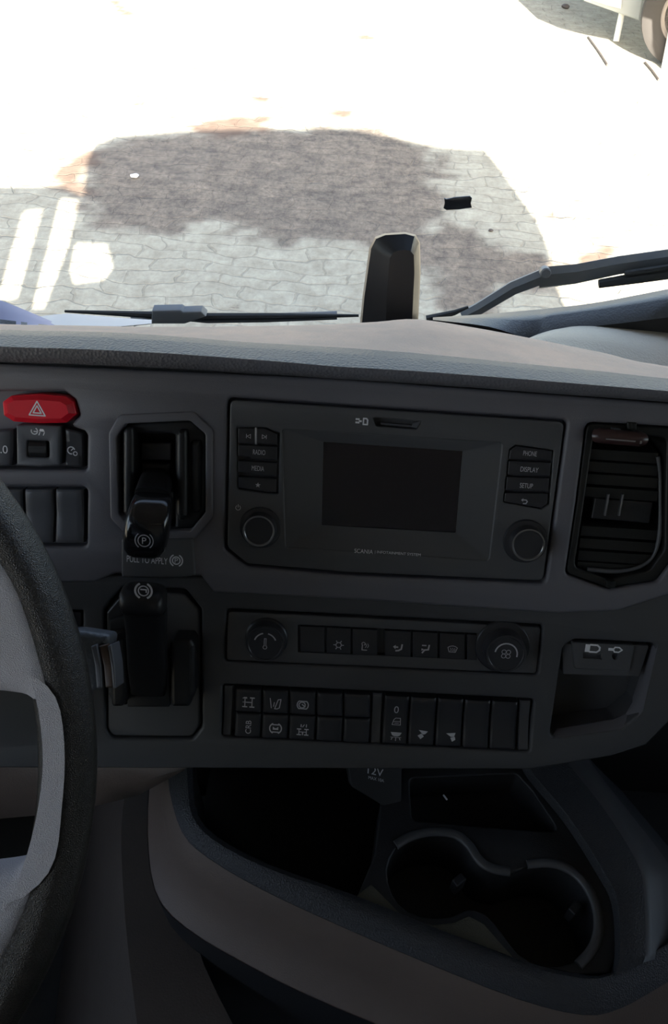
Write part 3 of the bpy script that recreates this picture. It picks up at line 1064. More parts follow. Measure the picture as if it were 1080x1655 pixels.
secs = [(fpt(234, 989, .030), FA.u * .010, FA.n * .008), (fpt(233, 987, .032), FA.u * .0155, FA.n * .012), (fpt(232, 975, .033), FA.u * .0165, FA.n * .0135), (fpt(232, 958, .032), FA.u * .0165, FA.n * .0130), (fpt(232, 948, .029), FA.u * .0145, FA.n * .009), (fpt(232, 944, .027), FA.u * .010, FA.n * .005)]
blob_loft(b_, secs, seg=32, pw=4)
fk = Frame(fpt(232, 958, .0452), (1, 0, 0), FA.v * .93 - FA.n * -.02)
b_.icon(fk, 232, 955, 30, [('a', 0, 0, .55, 0, 360, .14), ('a', 0, 0, .9, 120, 240, .22), ('a', 0, 0, .9, -60, 60, .22), ('l', [(-.3, .15), (.3, .15), (.3, -.15)], .16)], n=.0012)
b_.build('lever_knob', [M['black'], M['ink']], z0, sharp=60)
rocker('small square black blank beside the steering wheel rim', [(106, 988), (132, 989), (132, 1014), (106, 1013)], name='blank_switch', base=-.008, n0=-.014)

# ------------------------------------------------------------------ infotainment unit
z0 = thing('infotainment_unit', FA.P(FA.uv(640, 800), -.012), 'dark infotainment unit with blank screen, two knobs and side buttons', 'car radio')
b_ = MB()
face = fp([(372, 646), (913, 682), (878, 939), (560, 925), (400, 911), (368, 885)], .005, .0)
w_out = fp([(456, 694), (812, 716), (790, 906), (462, 884)], .003, .0)
hL = fp([(383, 691), (430, 691), (452, 700), (450, 798), (432, 798), (384, 791)], .001, .0)
hR = fp([(834, 719), (895, 728), (888, 815), (876, 823), (814, 812), (824, 726)], .001, .0)
slot = fp([(603, 676), (612, 675), (680, 682), (672, 694), (608, 689)], .001, .0)
b_.plate(FA, face, [w_out, hL, hR, slot], -.011, .0, bev=.0012, depths=[-.0012, -.006, -.006, -.008], floors=[0, 1, 1, 1])
b_.icon(FA, 587, 681, 12, [('l', [(-1.9, .5), (-1.1, .5)], .5), ('l', [(-1.9, -.4), (-1.1, -.4)], .5), ('l', [(-1, 0), (-.5, 0)], .5), ('l', [(.1, .8), (.9, .8), (1.2, .4), (1.2, -.8), (.1, -.8), (.1, .8)], .4)], n=.0)
b_.icon(FA, 385, 820, 11, ICON['power'], n=.0)
b_.text(FA, 'SCANIA', 588, 891, hpx=7, wpx=30, n=-.0)
b_.text(FA, '| INFOTAINMENT SYSTEM', 643, 895, hpx=6, wpx=74, n=-.0)
faceo = b_.build('faceplate', [M['unit'], M['ink']], z0)
b_ = MB()
sc_ = FA.poly([(523, 712), (750, 727), (739, 864), (520, 851)], -.0)
wo_ = FA.poly([(456, 694), (812, 716), (790, 906), (462, 884)], .0)
sc_i = FA.poly([(523, 714), (748, 729), (737, 861), (520, 849)], -.0065)
wo_, sc_i = fillet(wo_, .003), fillet(sc_i, .0008)
b_.ring_stack([[FA.P(q, -.0012) for q in wo_], [FA.P(q, -.006) for q in sc_i], [FA.P(q, -.0075) for q in sc_i]])
b_.build('screen_surround', M['unit'], z0, sharp=20)
b_ = MB()
b_.cap(FA, [fp([(519, 710), (753, 725), (742, 868), (516, 855)], 0, -.007)], -.007)
b_.prism(FA, fp([(519, 710), (753, 725), (742, 868), (516, 855)], 0, -.007), -.010, -.007)
b_.build('screen', M['screen'], z0)
# card slot shutter
b_ = MB()
b_.prism(FA, fp([(616, 683), (672, 688), (672, 691), (616, 686)], 0, -.003), -.007, -.003, bev=.0004)
b_.prism(FA, fp([(668, 684), (681, 680), (674, 693), (666, 690)], 0, .0008), -.004, .0008, bev=.0004)
b_.build('card_slot_shutter', M['switch_grey'], faceo)


def ubutton(q, marks, label=None):
    b_ = MB()
    b_.prism(FA, fp(q, .0006, .0006), -.005, .0006, bev=.0006)
    for k_, v_, x, y, s_ in marks:
        if k_ == 't':
            b_.text(FA, v_, x, y, wpx=s_, hpx=8, n=.0007)
        else:
            b_.icon(FA, x, y, s_, ICON[v_], n=.0007, w=.2)
    b_.build('button', [M['switch'], M['ink_dim']], z0)


ubutton([(385, 692), (411, 692), (411, 717), (385, 716)], [('i', 'prev', 402, 705, 9)])
ubutton([(415, 692), (429, 693), (448, 702), (448, 719), (415, 717)], [('i', 'next', 427, 706, 9)])
ubutton([(385, 719), (448, 722), (448, 744), (406, 742), (404, 738), (385, 737)], [('t', 'RADIO', 419, 731, 20)])
ubutton([(385, 745), (448, 748), (447, 770), (406, 768), (404, 764), (385, 763)], [('t', 'MEDIA', 417, 757, 20)])
ubutton([(385, 771), (447, 774), (446, 796), (432, 795), (386, 788)], [('i', 'star', 417, 784, 9)])
ubutton([(835, 721), (893, 729), (891, 744), (823, 742), (825, 728)], [('t', 'PHONE', 857, 733, 22)])
ubutton([(823, 745), (891, 748), (889, 769), (821, 767)], [('t', 'DISPLAY', 856, 759, 29)])
ubutton([(820, 771), (888, 773), (886, 794), (818, 792)], [('t', 'SETUP', 851, 785, 21)])
ubutton([(817, 797), (885, 798), (885, 814), (875, 821), (815, 811)], [('i', 'back', 848, 811, 12)])
b_ = MB()
b_.prism(FA, fp([(412, 691), (415, 691), (415, 719), (412, 718)], 0, .0014), -.004, .0014, bev=.0003)
b_.build('button_divider', M['chrome'], z0)


def knob(parent, x, y, rb, rf, h, ring=True, marks=(), dot=None, cap='switch', ringm='chrome', n=0.0, name='rotary_knob'):
    """x, y: where its base sits; radii in the photograph's pixels"""
    k = FA.k(x, y, n)
    o = FA.P(FA.uv(x, y, n), n)
    b_ = MB()
    prof = [(rb * k, -.001), (rb * k, .0015), (rb * k * .96, .0025), (rf * k * 1.04, .003), (rf * k * 1.02, h * .9), (rf * k * .97, h), (rf * k * .88, h), (rf * k * .84, h - .0006), (rf * k * .3, h - .0006), (0, h - .0006)]
    b_.lathe(o, FA.n, prof, seg=48, ms=[0, 0, 0, 0, 0, 1 if ring else 0, 1 if ring else 0, 0, 0])
    ff = Frame(o + FA.n * h, FA.u, FA.v)
    tip = o + FA.n * h - CAM
    px_ = 540 + tip.dot(R) / tip.dot(F) * FPX
    py_ = 827.5 - tip.dot(U) / tip.dot(F) * FPX
    for it, s_, w_ in marks:
        b_.icon(ff, px_, py_, s_, it, n=-.0004, m=2, w=w_)
    if dot:
        b_.icon(ff, px_ + dot[0], py_ + dot[1], 7, [('f', dot[2])], n=-.001, m=3)
    b_.build(name, [M[cap], M[ringm], M['ink_dim'], M['ink']], parent)


M['ring_dark'] = mat('dark_chrome', (.30, .30, .31), .3, metal=1)
knob(z0, 421, 852, 34, 26, .012, ringm='ring_dark')
knob(z0, 849, 874, 36, 27, .012, ringm='ring_dark')

# ------------------------------------------------------------------ centre air vent
z0 = thing('air_vent', FA.P(FA.uv(1000, 820), -.03), 'tall black air vent with horizontal blades at the right of the fascia', 'air vent')
b_ = MB()
V_out = fp([(950, 684), (1098, 692), (1092, 900), (1062, 940), (985, 952), (916, 928), (934, 810)], .006, -.001)
V_in = fp([(962, 700), (1080, 708), (1076, 890), (1052, 924), (985, 938), (930, 918), (946, 812)], .006, -.001)
b_.plate(FA, V_out, [V_in], -.012, -.003, bev=.0015, depths=[-.055], floors=[1])
for x, y in ((1022, 688), (988, 944)):
    b_.prism(FA, fp([(x - 8, y - 6), (x + 8, y - 5), (x + 7, y + 7), (x - 7, y + 6)], .0008, .001), -.005, .001, bev=.0008)
    b_.prism(FA, fp([(x - 1, y - 4), (x + 4, y - 4), (x + 4, y + 4), (x - 1, y + 4)], 0, .0022), 0, .0022, bev=.0004)
b_.build('vent_housing', M['vent'], z0)
ys = [728, 748, 768, 789, 852, 872, 892, 910]
for y in ys:
    b_ = MB()
    xl = 958 - (y - 700) * .115
    xr = 1064 - max(0, y - 880) * .9
    a0, a1 = fpt(xl, y, -.010), fpt(xr, y + (xr - xl) * .065, -.010)
    c0_, c1_ = a0 - FA.n * .022 + FA.v * .006, a1 - FA.n * .022 + FA.v * .006
    t_ = FA.v * .0011
    vv = [a0 + t_, a1 + t_, c1_ + t_, c0_ + t_, a0 - t_ * 6, a1 - t_ * 6, c1_ - t_, c0_ - t_]
    b_.add(vv, [(0, 1, 2, 3), (4, 5, 6, 7), (0, 1, 5, 4), (1, 2, 6, 5), (2, 3, 7, 6), (3, 0, 4, 7)])
    b_.build('vent_blade', M['vent'], z0)
b_ = MB()
b_.prism(FA, fp([(962, 805), (1056, 812), (1050, 846), (956, 838)], .001, -.009), -.02, -.009, bev=.001)
tabo = b_.build('blade_tab', M['black'], z0)
for x in (983, 1006):
    b_ = MB()
    b_.prism(FA, fp([(x, 799), (x + 3, 799), (x - 3, 834), (x - 6, 834)], 0, -.006), -.012, -.006, bev=.0003)
    b_.build('tab_insert', M['ring_dark'], tabo)
# rim of the sleeve with its frayed seal
b_ = MB()
pts = [(1064, 738), (1068, 760), (1067, 800), (1069, 840), (1066, 870), (1058, 900), (1040, 916), (1000, 925), (950, 920)]
jit = [fpt(x + random.uniform(-1.5, 1.5), y, -.008) for x, y in pts]
b_.tube(jit, [.0016 + random.uniform(-.0004, .0005) for _ in jit], seg=8, smooth=2)
b_.build('seal', M['unit'], z0, sharp=60)
# clip-on freshener at the top of the vent
z1 = thing('vent_clip', fpt(1000, 705, -.004), 'dark red-brown clip with a silver strip on top of the air vent', 'vent clip')
b_ = MB()
b_.tube([fpt(962, 704, .002), fpt(968, 704, .004), fpt(1034, 710, .004), fpt(1040, 710, .002)], [.0048, .0056, .0054, .0046], seg=20)
clipo = b_.build('clip_body', M['wood'], z1, sharp=60)
b_ = MB()
b_.tube([fpt(979, 709, .0085), fpt(1027, 713, .0085)], .0010, seg=8)
b_.tube([fpt(1034, 714.5, .0085), fpt(1037, 714.5, .0085)], .0014, seg=8)
b_.build('silver_strip', M['chrome'], clipo)
b_ = MB()
b_.prism(FA, fp([(992, 692), (1004, 693), (1004, 698), (992, 697)], 0, .004), -.006, .004, bev=.0005)
b_.prism(FA, fp([(1026, 697), (1038, 698), (1038, 702), (1026, 701)], 0, .004), -.006, .004, bev=.0005)
b_.build('clip_jaw', M['unit'], z1)

# ------------------------------------------------------------------ climate control
z0 = thing('climate_control', fpt(620, 1038, -.013), 'long climate control panel with a knob at each end and six keys', 'climate control')
b_ = MB()
b_.plate(FA, fp([(369, 988), (875, 1014), (867, 1089), (366, 1067)], .003, -.005), [fp([(482, 1010), (772, 1024), (770, 1066), (482, 1054)], .001, -.005)], -.013, -.005, bev=.001, depths=[-.011], floors=[1])
b_.build('climate_panel', M['unit'], z0)
cb = [(485, 525, None), (528, 567, 'snow'), (570, 610, 'seatheat'), (622, 664, 'face'), (667, 708, 'feet'), (711, 752, 'screen'), (755, 771, None)]
for x0, x1, ic in cb:
    b_ = MB()
    s0, s1 = (x0 - 485) * .05, (x1 - 485) * .05
    b_.prism(FA, fp([(x0, 1012 + s0), (x1, 1012 + s1), (x1, 1053 + s1), (x0, 1053 + s0)], .0005, -.0046), -.010, -.0046, bev=.0006)
    if ic:
        b_.icon(FA, (x0 + x1) / 2, 1040 + (s0 + s1) / 2 * .8, 17, ICON[ic], n=-.0045, w=.18)
        b_.icon(FA, (x0 + x1) / 2, 1024 + (s0 + s1) / 2, 22, [('l', [(-.7, 0), (.7, 0)], .08)], n=-.0045, m=0)
    b_.build('key', [M['switch'], M['ink_dim']], z0)
knob(z0, 431, 1031, 35, 31, .012, n=-.005, ringm='ring_dark', ring=False, marks=[([('a', 0, 0, .95, 25, 75, .12), ('a', 0, 0, .95, 105, 160, .12)], 38, .12), (ICON['bottle'], 20, .12)],
     dot=(-22, 18, [(-1, .6), (-.2, 1), (.8, -.4), (0, -1)]), cap='switch')
knob(z0, 812, 1044, 44, 32, .016, n=-.005, ringm='ring_dark', ring=False, marks=[([('a', 0, 0, .95, -10, 170, .12)], 38, .12), (ICON['fan'], 18, .12)],
     dot=(30, 0, [(-.6, 1), (.6, .8), (.6, -.8), (-.6, -1)]), cap='switch')

# ------------------------------------------------------------------ row of rocker switches
sl_ = lambda x: (x - 380) * .05
rw = [(381, 422), (425, 466), (469, 510), (513, 554), (557, 598)]
icons = [[('i', 'axle'), ('i', 'lane'), ('i', 'eye'), None, None], [('t', 'CRB'), ('i', 'wagon'), ('i', 'axles2'), None, None]]
labs = [['black rocker with axle-lock symbol, top left of the lower switch row', 'black rocker with lane symbol between the axle-lock and the round eye symbols', 'black rocker with round eye-like symbol in the upper half row', 'blank black rocker in the upper half row right of the eye symbol', 'blank black rocker at the right end of the upper half row'],
        ['black rocker with sideways letters under the axle-lock rocker', 'black rocker with brake wagon symbol under the lane symbol rocker', 'black rocker with two-axle symbol under the eye symbol rocker', 'blank black rocker in the lower half row right of the two-axle symbol', 'blank black rocker at the right end of the lower half row']]
for r_ in range(2):
    for i, (x0, x1) in enumerate(rw):
        y0 = 1113 + r_ * 40
        y1 = y0 + 38
        q = [(x0, y0 + sl_(x0)), (x1, y0 + sl_(x1)), (x1 - (2 if r_ else 0), y1 + sl_(x1)), (x0 - (2 if r_ else 0), y1 + sl_(x0))]
        ic = icons[r_][i]
        mk = []
        cxx, cyy = (x0 + x1) / 2, y0 + 22 + sl_(x0)
        if ic:
            mk = [(ic[0], ic[1], cxx, cyy, 20)] if ic[0] == 'i' else [('t', ic[1], cxx, cyy, 9, math.pi / 2)]
        rocker(labs[r_][i], q, mk, group='small rockers in two half rows', base=-.004, n0=-.015, prof=(lambda t_: -.0006 * t_) if r_ == 0 else (lambda t_: -.0006 * (1 - t_)))
rw2 = [(623, 662), (665, 706), (709, 750), (753, 794), (797, 838)]
mk2 = [[('t', '0', 641, 1147, 12), ('i', 'cab', 641, 1166, 15), ('i', 'lamp_c', 640, 1190, 18)], [('i', 'lamp_l', 683, 1187, 17)], [('i', 'lamp_r', 729, 1191, 17)], [], []]
lab2 = ['tall black rocker marked 0 with cab and lamp symbols', 'tall black rocker with left-pointing reading lamp symbol', 'tall black rocker with right-pointing reading lamp symbol', 'tall blank rocker right of the reading lamp rockers', 'tall blank rocker at the right end of the lower switch row']
for (x0, x1), mk, lb in zip(rw2, mk2, lab2):
    rocker(lb, [(x0, 1114 + sl_(x0)), (x1, 1114 + sl_(x1)), (x1 - 5, 1190 + sl_(x1)), (x0 - 5, 1190 + sl_(x0))], mk, group='tall rockers in the lower switch row', base=-.004, n0=-.015, prof=lambda t_: -.0022 * math.sin(t_ * math.pi))
for (xa, xb, nm) in ((362, 377, 'grey end piece at the left of the lower switch row'), (602, 619, 'dark spacer between the half rockers and the tall rockers'), (841, 859, 'dark curved end piece at the right of the lower switch row')):
    rocker(nm, [(xa, 1110 + sl_(xa)), (xb, 1110 + sl_(xb)), (xb - 4, 1191 + sl_(xb)), (xa - 3, 1191 + sl_(xa))], name='switch_spacer', cat='trim', m='unit', base=-.006, n0=-.015, prof=lambda t_: -.003 * math.sin(t_ * math.pi))

# ------------------------------------------------------------------ usb pocket
z0 = thing('usb_panel', fpt(980, 1060, -.02), 'small black panel with usb and aux sockets in the pocket', 'socket panel')
b_ = MB()
b_.prism(FA, fp([(908, 1040), (1050, 1043), (1034, 1094), (910, 1090)], .002, -.008), -.038, -.008, bev=.001)
us = fp([(942, 1055), (974, 1057), (973, 1066), (943, 1064)], 0, -.005)
au = [(c[0], c[1]) for c in circle(FA.uv(995, 1061, -.005), 5.5 * FA.k(995, 1061), 20)]
b_.plate(FA, fp([(925, 1038), (1026, 1043), (1018, 1086), (930, 1081)], .002, -.005), [us, au], -.010, -.005, bev=.0006, depths=[-.014, -.014], floors=[1, 1])
b_.icon(FA, 958, 1048, 24, ICON['usb'], n=-.0049)
b_.icon(FA, 995, 1050, 23, ICON['aux'], n=-.0049, w=.2)
socko = b_.build('socket_plate', [M['unit'], M['ink']], z0)
b_ = MB()
b_.prism(FA, fp([(946, 1057), (970, 1059), (970, 1062), (946, 1060)], 0, -.008), -.013, -.008)
b_.build('usb_tongue', M['switch_grey'], socko)
# pocket liner: bright chamfer on the right and a ledge at the bottom
b_ = MB()
a_ = [(1064, 1042), (1040, 1148), (1026, 1166), (1004, 1178), (890, 1194)]
c_ = [(1052, 1043), (1026, 1136), (1012, 1154), (992, 1163), (900, 1178)]
b_.rows([[fpt(x, y, -.0028) for x, y in a_], [fpt(x, y, -.014) for x, y in c_], [fpt(x - 10, y - 4, -.038) for x, y in c_]])
b_.build('pocket_liner', M['fascia'], dash, sharp=25)

# ------------------------------------------------------------------ steering wheel
AW = math.radians(44)
WC = atD(-596, 1240, .45)
SW = Frame(WC, (1, 0, 0), (0, math.sin(math.radians(46)), math.cos(math.radians(46))))
z0 = thing('steering_wheel', WC - SW.n * .05, 'large black leather steering wheel with grey spoke at the left edge', 'steering wheel')
RW = .2405
b_ = MB()
pts = [SW.P((RW * math.cos(t), RW * math.sin(t))) for t in [2 * math.pi * i / 120 for i in range(121)]]
rings = []
for i in range(120):
    t = 2 * math.pi * i / 120
    c_, er = SW.P((RW * math.cos(t), RW * math.sin(t))), SW.u * math.cos(t) + SW.v * math.sin(t)
    rings.append([c_ + er * (.0155 * math.cos(a)) + SW.n * (.0165 * math.sin(a)) for a in [2 * math.pi * k / 20 for k in range(20)]])
rings.append(rings[0])
b_.ring_stack(rings)
b_.build('rim', M['leather'], z0, sharp=80)


def cr2(pts, n=3):
    q = []
    L_ = len(pts)
    for i in range(L_):
        p0, p1, p2, p3 = [Vector(pts[(i + j) % L_]) for j in (-1, 0, 1, 2)]
        for k in range(n):
            t = k / n
            q.append(tuple(.5 * ((2 * p1) + (-p0 + p2) * t + (2 * p0 - 5 * p1 + 4 * p2 - p3) * t * t + (-p0 + 3 * p1 - 3 * p2 + p3) * t ** 3)))
    return q


outer = [(-420, 860), (-120, 858), (-30, 866), (10, 890), (48, 950), (80, 1048), (104, 1140), (112, 1230), (104, 1310), (84, 1395), (56, 1468), (20, 1540), (-40, 1610), (-140, 1660), (-420, 1700)]
holep = [(-420, 1100), (-150, 1112), (0, 1124), (38, 1134), (56, 1160), (62, 1230), (57, 1305), (48, 1374), (24, 1406), (-10, 1418), (-150, 1430), (-420, 1440)]
HN = .0175
po = ccw(cr2([SW.uv(x, y, HN) for x, y in outer]))
ph = ccw(cr2([SW.uv(x, y, HN) for x, y in holep]))
b_ = MB()
b_.plate(SW, po, [ph], -.010, HN, bev=.014, seg=7)
b_.build('spoke', M['rimgrey'], z0, sharp=70)
b_ = MB()
b_.prism(SW, fillet([SW.uv(-420, 900), SW.uv(-250, 900), SW.uv(-200, 1200), SW.uv(-250, 1600), SW.uv(-420, 1600)], .02), -.03, .03, bev=.012, seg=5)
b_.prism(SW, circle((0, 0), .085, 40), -.05, .028, bev=.015, seg=5)
b_.build('hub', M['black'], z0, sharp=60)
b_ = MB()
b_.tube([WC - SW.n * .05, WC - SW.n * .16], .03, seg=20)
b_.build('steering_column', M['black'], z0)

# ------------------------------------------------------------------ column stalk
z0 = thing('column_stalk', atD(60, 1060, .50), 'control stalk with a striped end cap behind the steering wheel rim', 'stalk')
b_ = MB()
SF = Frame(atD(150, 1070, .50), (1, 0, 0), (0, math.sin(math.radians(46)), math.cos(math.radians(46))))


def sp_(pts, n=0):
    return [SF.uv(x, y, n) for x, y in pts]


b_.prism(SF, fillet(sp_([(-160, 1030), (60, 1022), (125, 1018), (178, 1026), (176, 1046), (158, 1050), (162, 1110), (150, 1120), (120, 1100), (60, 1095), (-160, 1090)], .0), .003), -.018, .0, bev=.004, seg=4, back=True)
b_.build('stalk_arm', M['hood'], z0)
b_ = MB()
for (x0, x1, xs), mm in zip(((150, 160, 7), (161, 176, 9), (177, 183, 6)), (0, 1, 0)):
    b_.prism(SF, fillet(sp_([(x0 - 2, 1044), (x1 - 2, 1040), (x1 + xs - 2, 1076), (x1 + xs, 1112), (x0 + xs, 1112), (x0 + xs - 3, 1076)], .001), .0008), -.016, .003 if mm == 0 else .0015, bev=.0012, m=mm, back=True)
b_.build('end_cap', [M['switch_grey'], M['warm']], z0)

# ------------------------------------------------------------------ lower trim left of the console
kp = thing('knee_panel', atZ(60, 1280, 1.78), 'beige lower trim panel under the fascia beside the wheel', 'trim panel')
b_ = MB()
T = [(-420, 1236), (-100, 1236), (60, 1236), (160, 1236), (235, 1236), (300, 1238)]
Bm = [(-420, 1335), (-100, 1332), (60, 1318), (150, 1304), (225, 1285), (296, 1246)]
Mi = [(a[0], a[1] * .5 + c[1] * .5) for a, c in zip(T, Bm)]
b_.rows([[atY(x, y - 14, .352) for x, y in T], [atY(x, y, .345) for x, y in T], [atY(x, y, .338) for x, y in Mi], [atY(x, y, .345) for x, y in Bm], [atY(x, y, .36) + Vector((0, .05, .0)) for x, y in Bm]])
b_.build('panel_skin', M['beige'], kp, sharp=60)

# console on the engine tunnel
con = thing('centre_console', atZ(650, 1450, 1.2), 'centre console with deep tray, black padded rim and beige skirt', 'console')
ZT = 1.75
I_ = [(302, 1232), (304, 1275), (311, 1318), (343, 1356), (427, 1401), (564, 1450), (715, 1511), (837, 1557), (928, 1579), (985, 1577), (1080, 1526), (1300, 1400)]
B_2 = [(272, 1232), (274, 1278), (294, 1344), (336, 1386), (425, 1438), (545, 1494), (685, 1554), (837, 1614), (943, 1640), (1004, 1629), (1080, 1587), (1300, 1460)]
L_2 = [(262, 1240), (262, 1310), (282, 1410), (330, 1462), (425, 1516), (530, 1566), (650, 1620), (800, 1688), (930, 1720), (1010, 1712), (1100, 1672), (1300, 1540)]
D_2 = [(242, 1260), (238, 1340), (250, 1440), (300, 1500), (400, 1560), (500, 1610), (620, 1660), (790, 1720), (930, 1750), (1010, 1742), (1100, 1700), (1300, 1560)]
b_ = MB()
ri = [atZ(x, y, ZT) for x, y in I_]
ri_in = [p + Vector((0.004, .004, -.004)) for p in ri]
rb_ = [atZ(x, y, ZT - .012) for x, y in B_2]
rm_ = [a * .5 + c * .5 + Vector((0, 0, .004)) for a, c in zip(ri, rb_)]
b_.rows(resamp([ri_in, ri, rm_, rb_, [p + Vector((.004, .004, -.004)) for p in rb_]], 3))
b_.build('tray_rim', M['console_band'], con, sharp=50)
b_ = MB()
lo = [atZ(x, y, ZT - .07) for x, y in L_2]
md = [a * .5 + c * .5 + Vector((-.003, -.004, .006)) for a, c in zip(rb_, lo)]
b_.rows(resamp([[p + Vector((0, 0, -.001)) for p in rb_], md, lo, [atZ(x, y, ZT - .085) for x, y in D_2]], 3))
b_.build('skirt', M['beige'], con, sharp=70)
b_ = MB()
dd = [atZ(x, y, ZT - .084) for x, y in D_2]
b_.rows(resamp([dd, [Vector((p.x * .98 + .02, p.y + .02, 1.16)) for p in dd]], 3))
b_.build('console_side', M['tray'], con, sharp=70)  # the undercut's shade is put into the colour: black below the beige skirt
b_ = MB()
deep = [p + Vector((.004, .008, -.11)) for p in ri_in]
b_.rows([ri_in, deep])
b_.cap(Frame((0, 0, 0), (1, 0, 0), (0, 1, 0)), [ccw([(p.x, p.y) for p in deep] + [(.6, .50), (-.12, .50)])], ZT - .115)
b_.build('tray_well', M['void'], con, sharp=60)
b_ = MB()
b_.box((-.14, .47, 1.55), (.6, .50, 1.95))
b_.build('tray_back_wall', M['void'], con)

HF = Frame((0, 0, ZT - .012), (1, 0, 0), (0, 1, 0))
plat = [(575, 1455), (715, 1512), (837, 1558), (928, 1578), (985, 1574), (1000, 1537), (996, 1455), (969, 1402), (916, 1320), (858, 1248), (845, 1232), (660, 1232), (618, 1280), (606, 1380)]
cup = [(640, 1372), (665, 1353), (700, 1347), (735, 1351), (757, 1368), (771, 1394), (792, 1408), (822, 1413), (852, 1402), (890, 1398), (925, 1413), (953, 1445), (966, 1490), (957, 1530), (925, 1556), (880, 1562), (838, 1542), (812, 1508), (785, 1478), (756, 1470), (735, 1480), (700, 1484), (660, 1474), (634, 1445), (626, 1405)]
pock = [(662, 1258), (835, 1250), (862, 1280), (905, 1345), (800, 1338), (666, 1326)]
b_ = MB()
b_.plate(HF, fillet([HF.uv(*p) for p in plat], .004), [ccw(cr2([HF.uv(*p) for p in cup], 2)), fillet([HF.uv(*p) for p in pock], .006)], -.085, .0, bev=.002, depths=[-.075, -.04], floors=[1, 1])
cupo = b_.build('cup_holder_insert', M['tray'], con, sharp=40)
M['lit_tone'] = mat('lit_strip', (.085, .080, .058), .7, 1.0, 600, kind='voronoi')  # paler tone puts the light on this textured platform edge into the colour
b_ = MB()
b_.prism(HF, fillet([HF.uv(*p) for p in [(572, 1452), (640, 1478), (715, 1508), (800, 1540), (835, 1554), (806, 1522), (782, 1494), (757, 1481), (735, 1492), (700, 1496), (655, 1486), (622, 1452), (600, 1430)]], .002), -.001, .0012, bev=.0006)
b_.build('lit_strip', M['lit_tone'], cupo)
b_ = MB()
for pts in ([(640, 1366), (665, 1350), (700, 1343), (738, 1347), (760, 1366), (773, 1390), (793, 1404), (824, 1409)], [(852, 1397), (892, 1393), (928, 1408), (956, 1440), (970, 1488), (962, 1532), (935, 1560)]):
    b_.tube([HF.P(HF.uv(*p), .0) for p in pts], .0045, seg=12, smooth=2, flat=.7, up=(0, 0, 1))
b_.build('cup_rim', M['fascia_dark'], cupo, sharp=80)
for x, y, an in ((748, 1412, .7), (937, 1457, .8)):
    b_ = MB()
    c_ = HF.uv(x, y)
    b_.prism(Frame(HF.P(c_, -.01), (math.cos(an), math.sin(an), 0), (-math.sin(an), math.cos(an), 0)), fillet([(-.008, -.004), (.004, -.004), (.004, .004), (-.008, .004)], .0015), -.02, .0, bev=.0015)
    b_.build('cup_clip', M['tray'], cupo)
b_ = MB()
P1 = [(846, 1228), (858, 1250), (916, 1320), (969, 1402), (995, 1455), (1000, 1537), (992, 1578)]
P2 = [(912, 1222), (926, 1243), (979, 1311), (1029, 1392), (1041, 1441), (1044, 1532), (1040, 1556)]
P3 = [(944, 1215), (960, 1240), (1016, 1311), (1078, 1392), (1100, 1441), (1104, 1532), (1104, 1540)]
P4 = [(958, 1212), (974, 1235), (1040, 1311), (1110, 1395), (1130, 1441), (1130, 1532), (1130, 1540)]
p1 = [atZ(x, y, ZT) for x, y in P1]
p1b = [atZ(x + 3, y - 1, ZT + .002) for x, y in P1]
p2 = [atZ(x, y, ZT + .006) for x, y in P2]
p2b = [atZ(x + 12, y - 4, ZT + .003) for x, y in P2]
p3 = [atZ(x, y, ZT - .03) for x, y in P3]
p4 = [atZ(x, y, ZT - .16) for x, y in P4]
b_.rows(resamp([[p + Vector((0, 0, -.02)) for p in p1], p1, p1b, p2, p2b, p3, p4], 4), ms=[0, 0, 0, 1, 1, 0])
b_.build('right_rim', [M['console_band'], M['fascia_dark']], con, sharp=35)

# 12V socket label in the recess
z1 = thing('socket_cover', atY(600, 1262, .405), 'dark 12V socket cover in the recess below the fascia', 'socket')
FS = Frame(atY(608, 1252, .40), (math.cos(.30), 0, -math.sin(.30)), (0, .72, .69))
b_ = MB()
b_.prism(FS, fillet([FS.uv(*p) for p in [(560, 1210), (660, 1215), (640, 1310), (560, 1280)]], .004), -.01, .0, bev=.0015)
b_.text(FS, '12V', 608, 1247, hpx=12, wpx=27, n=.0001)
b_.text(FS, 'MAX 10A', 607, 1259, hpx=5, wpx=27, n=.0001)
b_.build('cover_plate', [M['tray'], M['ink_dim']], z1)
b_ = MB()
b_.tube([HF.P(HF.uv(714, 1294), .012), HF.P(HF.uv(720, 1302), .012)], .0009, seg=6)
tag(b_.build('paper_scrap', M['ink_dim']), 'tiny pale scrap in the shallow pocket behind the cup holders', 'scrap')

# engine tunnel and footwell trim left of the console
tn = thing('engine_tunnel', atZ(200, 1500, 1.2), 'dark brown carpeted engine tunnel beside the console at lower left', 'tunnel cover')
b_ = MB()
ta = [(292, 1236), (288, 1330), (300, 1450), (330, 1560), (400, 1700)]
tb = [(205, 1262), (196, 1340), (200, 1450), (210, 1560), (230, 1720)]
tc_ = [(178, 1262), (172, 1340), (170, 1450), (168, 1560), (160, 1720)]
td = [(120, 1262), (112, 1340), (110, 1450), (100, 1560), (80, 1720)]
b_.rows(resamp([[atZ(x, y, 1.60) for x, y in ta], [atZ(x, y, 1.61) for x, y in tb], [atZ(x, y, 1.56) for x, y in tc_], [atZ(x, y, 1.2) for x, y in td]], 3), ms=[0, 0, 0])
b_.build('tunnel_skin', [M['tunnel'], M['tray']], tn, sharp=50)

